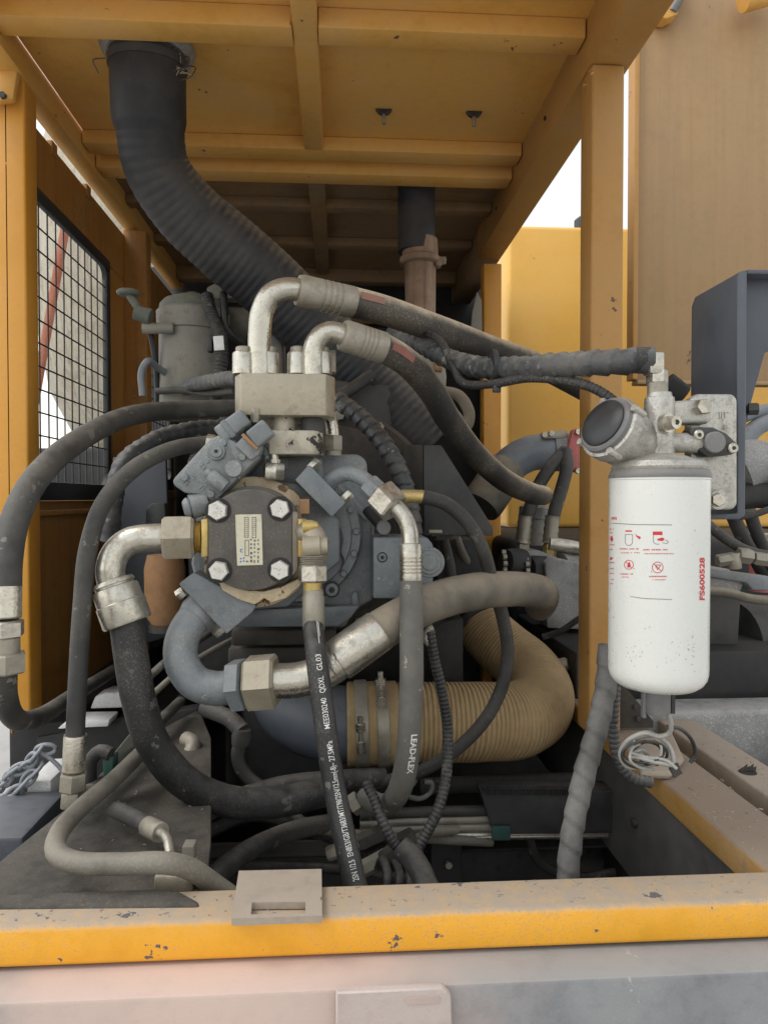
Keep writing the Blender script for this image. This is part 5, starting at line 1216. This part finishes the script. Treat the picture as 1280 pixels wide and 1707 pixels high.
t.add('cross_tube', M().tube(PX((700,1312,1.5),(830,1306,1.5),(960,1302,1.5),(1010,1301,1.5)),S(14,1.5),.01,20), 'hose_grey'); t.done()
t=Thing('ground_blocker','added dark sheets keeping bright ground out of view under the bay','panel')  # dark sheets added under the bay to block the bright ground
t.add('bottom_blocker', M(.01).box((-.85,.83,rz-1.0),(1.4,2.95,rz-.97)), 'engine_black')
t.add('far_blocker', M(.01).box((-.9,2.4,rz-.97),(1.6,2.45,rz-.40)), 'engine_black')
t.add('left_blocker', M(.01).box((-.40,.83,rz-.97),(-.37,2.38,zd_-.03)), 'engine_black')
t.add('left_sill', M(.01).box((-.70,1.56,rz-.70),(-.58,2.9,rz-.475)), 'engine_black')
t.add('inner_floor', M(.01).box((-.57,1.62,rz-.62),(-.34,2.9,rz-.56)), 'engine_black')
t.add('right_blocker', M(.01).box((X0+.06,.83,rz-.97),(X0+.09,1.9,ZT-.26)), 'engine_black')
t.done()

# ---- smaller pipes, looms and clips in the dark of the bay
for nm,lab,pts,r,mt in (
 ('fuel_line','thin dark line slanting behind the grey suction elbow, upper',((238,1140,1.42),(275,1105,1.45),(330,1068,1.5),(372,1040,1.55)),.008,'hose_grey'),
 ('fuel_line','thin dark line slanting behind the grey suction elbow, lower',((252,1160,1.40),(300,1118,1.45),(352,1085,1.5),(400,1060,1.55)),.006,'pipe_brown'),
 ('fuel_line','black cable curving between the tan duct and the yellow post',((905,1062,1.62),(935,1052,1.6),(965,1032,1.58),(995,1020,1.56)),.007,'hose_black'),
 ('fuel_line','grey line under the printed hose crossing to the right',((470,1345,1.3),(520,1378,1.3),(600,1392,1.3),(700,1398,1.33),(820,1404,1.36)),.009,'pipe_brown'),
 ('fuel_line','dark loom running along the cross member behind the plate',((345,1452,1.4),(470,1446,1.44),(600,1452,1.44),(720,1470,1.42)),.011,'hose_rubber'),
 ('fuel_line','dark loom hanging from the tray beside the uprights',((880,1392,1.42),(900,1440,1.43),(960,1462,1.44),(1040,1452,1.44)),.009,'hose_rubber'),
 ('fuel_line','thin dark hose looping under the black mount bracket',((740,900,1.37),(752,960,1.36),(745,1010,1.38),(720,1045,1.4)),.010,'hose_rubber'),
 ('fuel_line','thin brown pipe behind the thin black drain hose',((760,895,1.38),(775,930,1.4),(800,960,1.44),(830,975,1.5)),.008,'pipe_brown'),
 ('fuel_line','dark loom draped over the engine behind the manifold',((470,640,1.6),(520,660,1.58),(570,655,1.57),(620,625,1.6)),.014,'hose_rubber')):
    t=Thing(nm,lab,'pipe','small lines in the bay'); t.add('fuel_line', M().tube(PX(*pts),r,.007,14,rf_old(r,.05,len(lab))), mt); t.done()
t=Thing('pale_cap','small pale cap behind the bend of the tan duct','plug')  # a small pale cap
a=W(922,1112,1.62); t.add('pale_cap', M().lathe(a,a+V((.03,-.02,.012)),[(0,.012),(.3,.016),(.8,.016),(1,.011)],16), 'tan_block'); t.done()
for x,y,Y,lab in ((672,1302,1.33,'dirty steel clip under the bend of the lettered hose'),(700,1318,1.36,'small green hook clip right of the lettered hose')):
    t=Thing('pipe_clip',lab,'clip','pipe clips'); a=W(x,y,Y); t.add('pipe_clip', M().tube([a+V((-.02,0,-.012)),a+V((.0,-.004,-.014)),a+V((.02,0,-.004)),a+V((.022,0,.014)),a+V((.008,0,.016))],.005,.004,10), 'olive_metal'); t.done()
# ---- chaff and grit lying on the beams, plate and deck
random.seed(5)
m=M()
def grit(x,y,z,s):
    an=random.random()*6.3; d=V((math.cos(an),math.sin(an),0))*s; e=V((-d.y,d.x,0))*random.uniform(.15,.5); c=V((x,y,z)); m.prism([c-d-e,c+d-e,c+d*.8+e,c-d*.9+e],V((0,0,random.uniform(.0006,.0015))))
for k in range(170): grit(random.uniform(-.5,.55),random.uniform(.758,.806),ZT-.0002,random.uniform(.0008,.0028))
for k in range(130): grit(X0+random.uniform(.008,.094),random.uniform(.83,1.3),ZT-.0042,random.uniform(.0008,.003))
for k in range(60): grit(X0+random.uniform(.138,.2),random.uniform(.83,1.3),ZT-.0062,random.uniform(.0008,.003))
for k in range(30): grit(random.uniform(-.34,-.20),random.uniform(.85,1.2),zd_-.0002,random.uniform(.0008,.0025))
t=Thing('chaff','pale chaff and grit scattered on the beams and deck','debris',kind='stuff')
t.add('chaff',m,'beige_steel'); t.done()
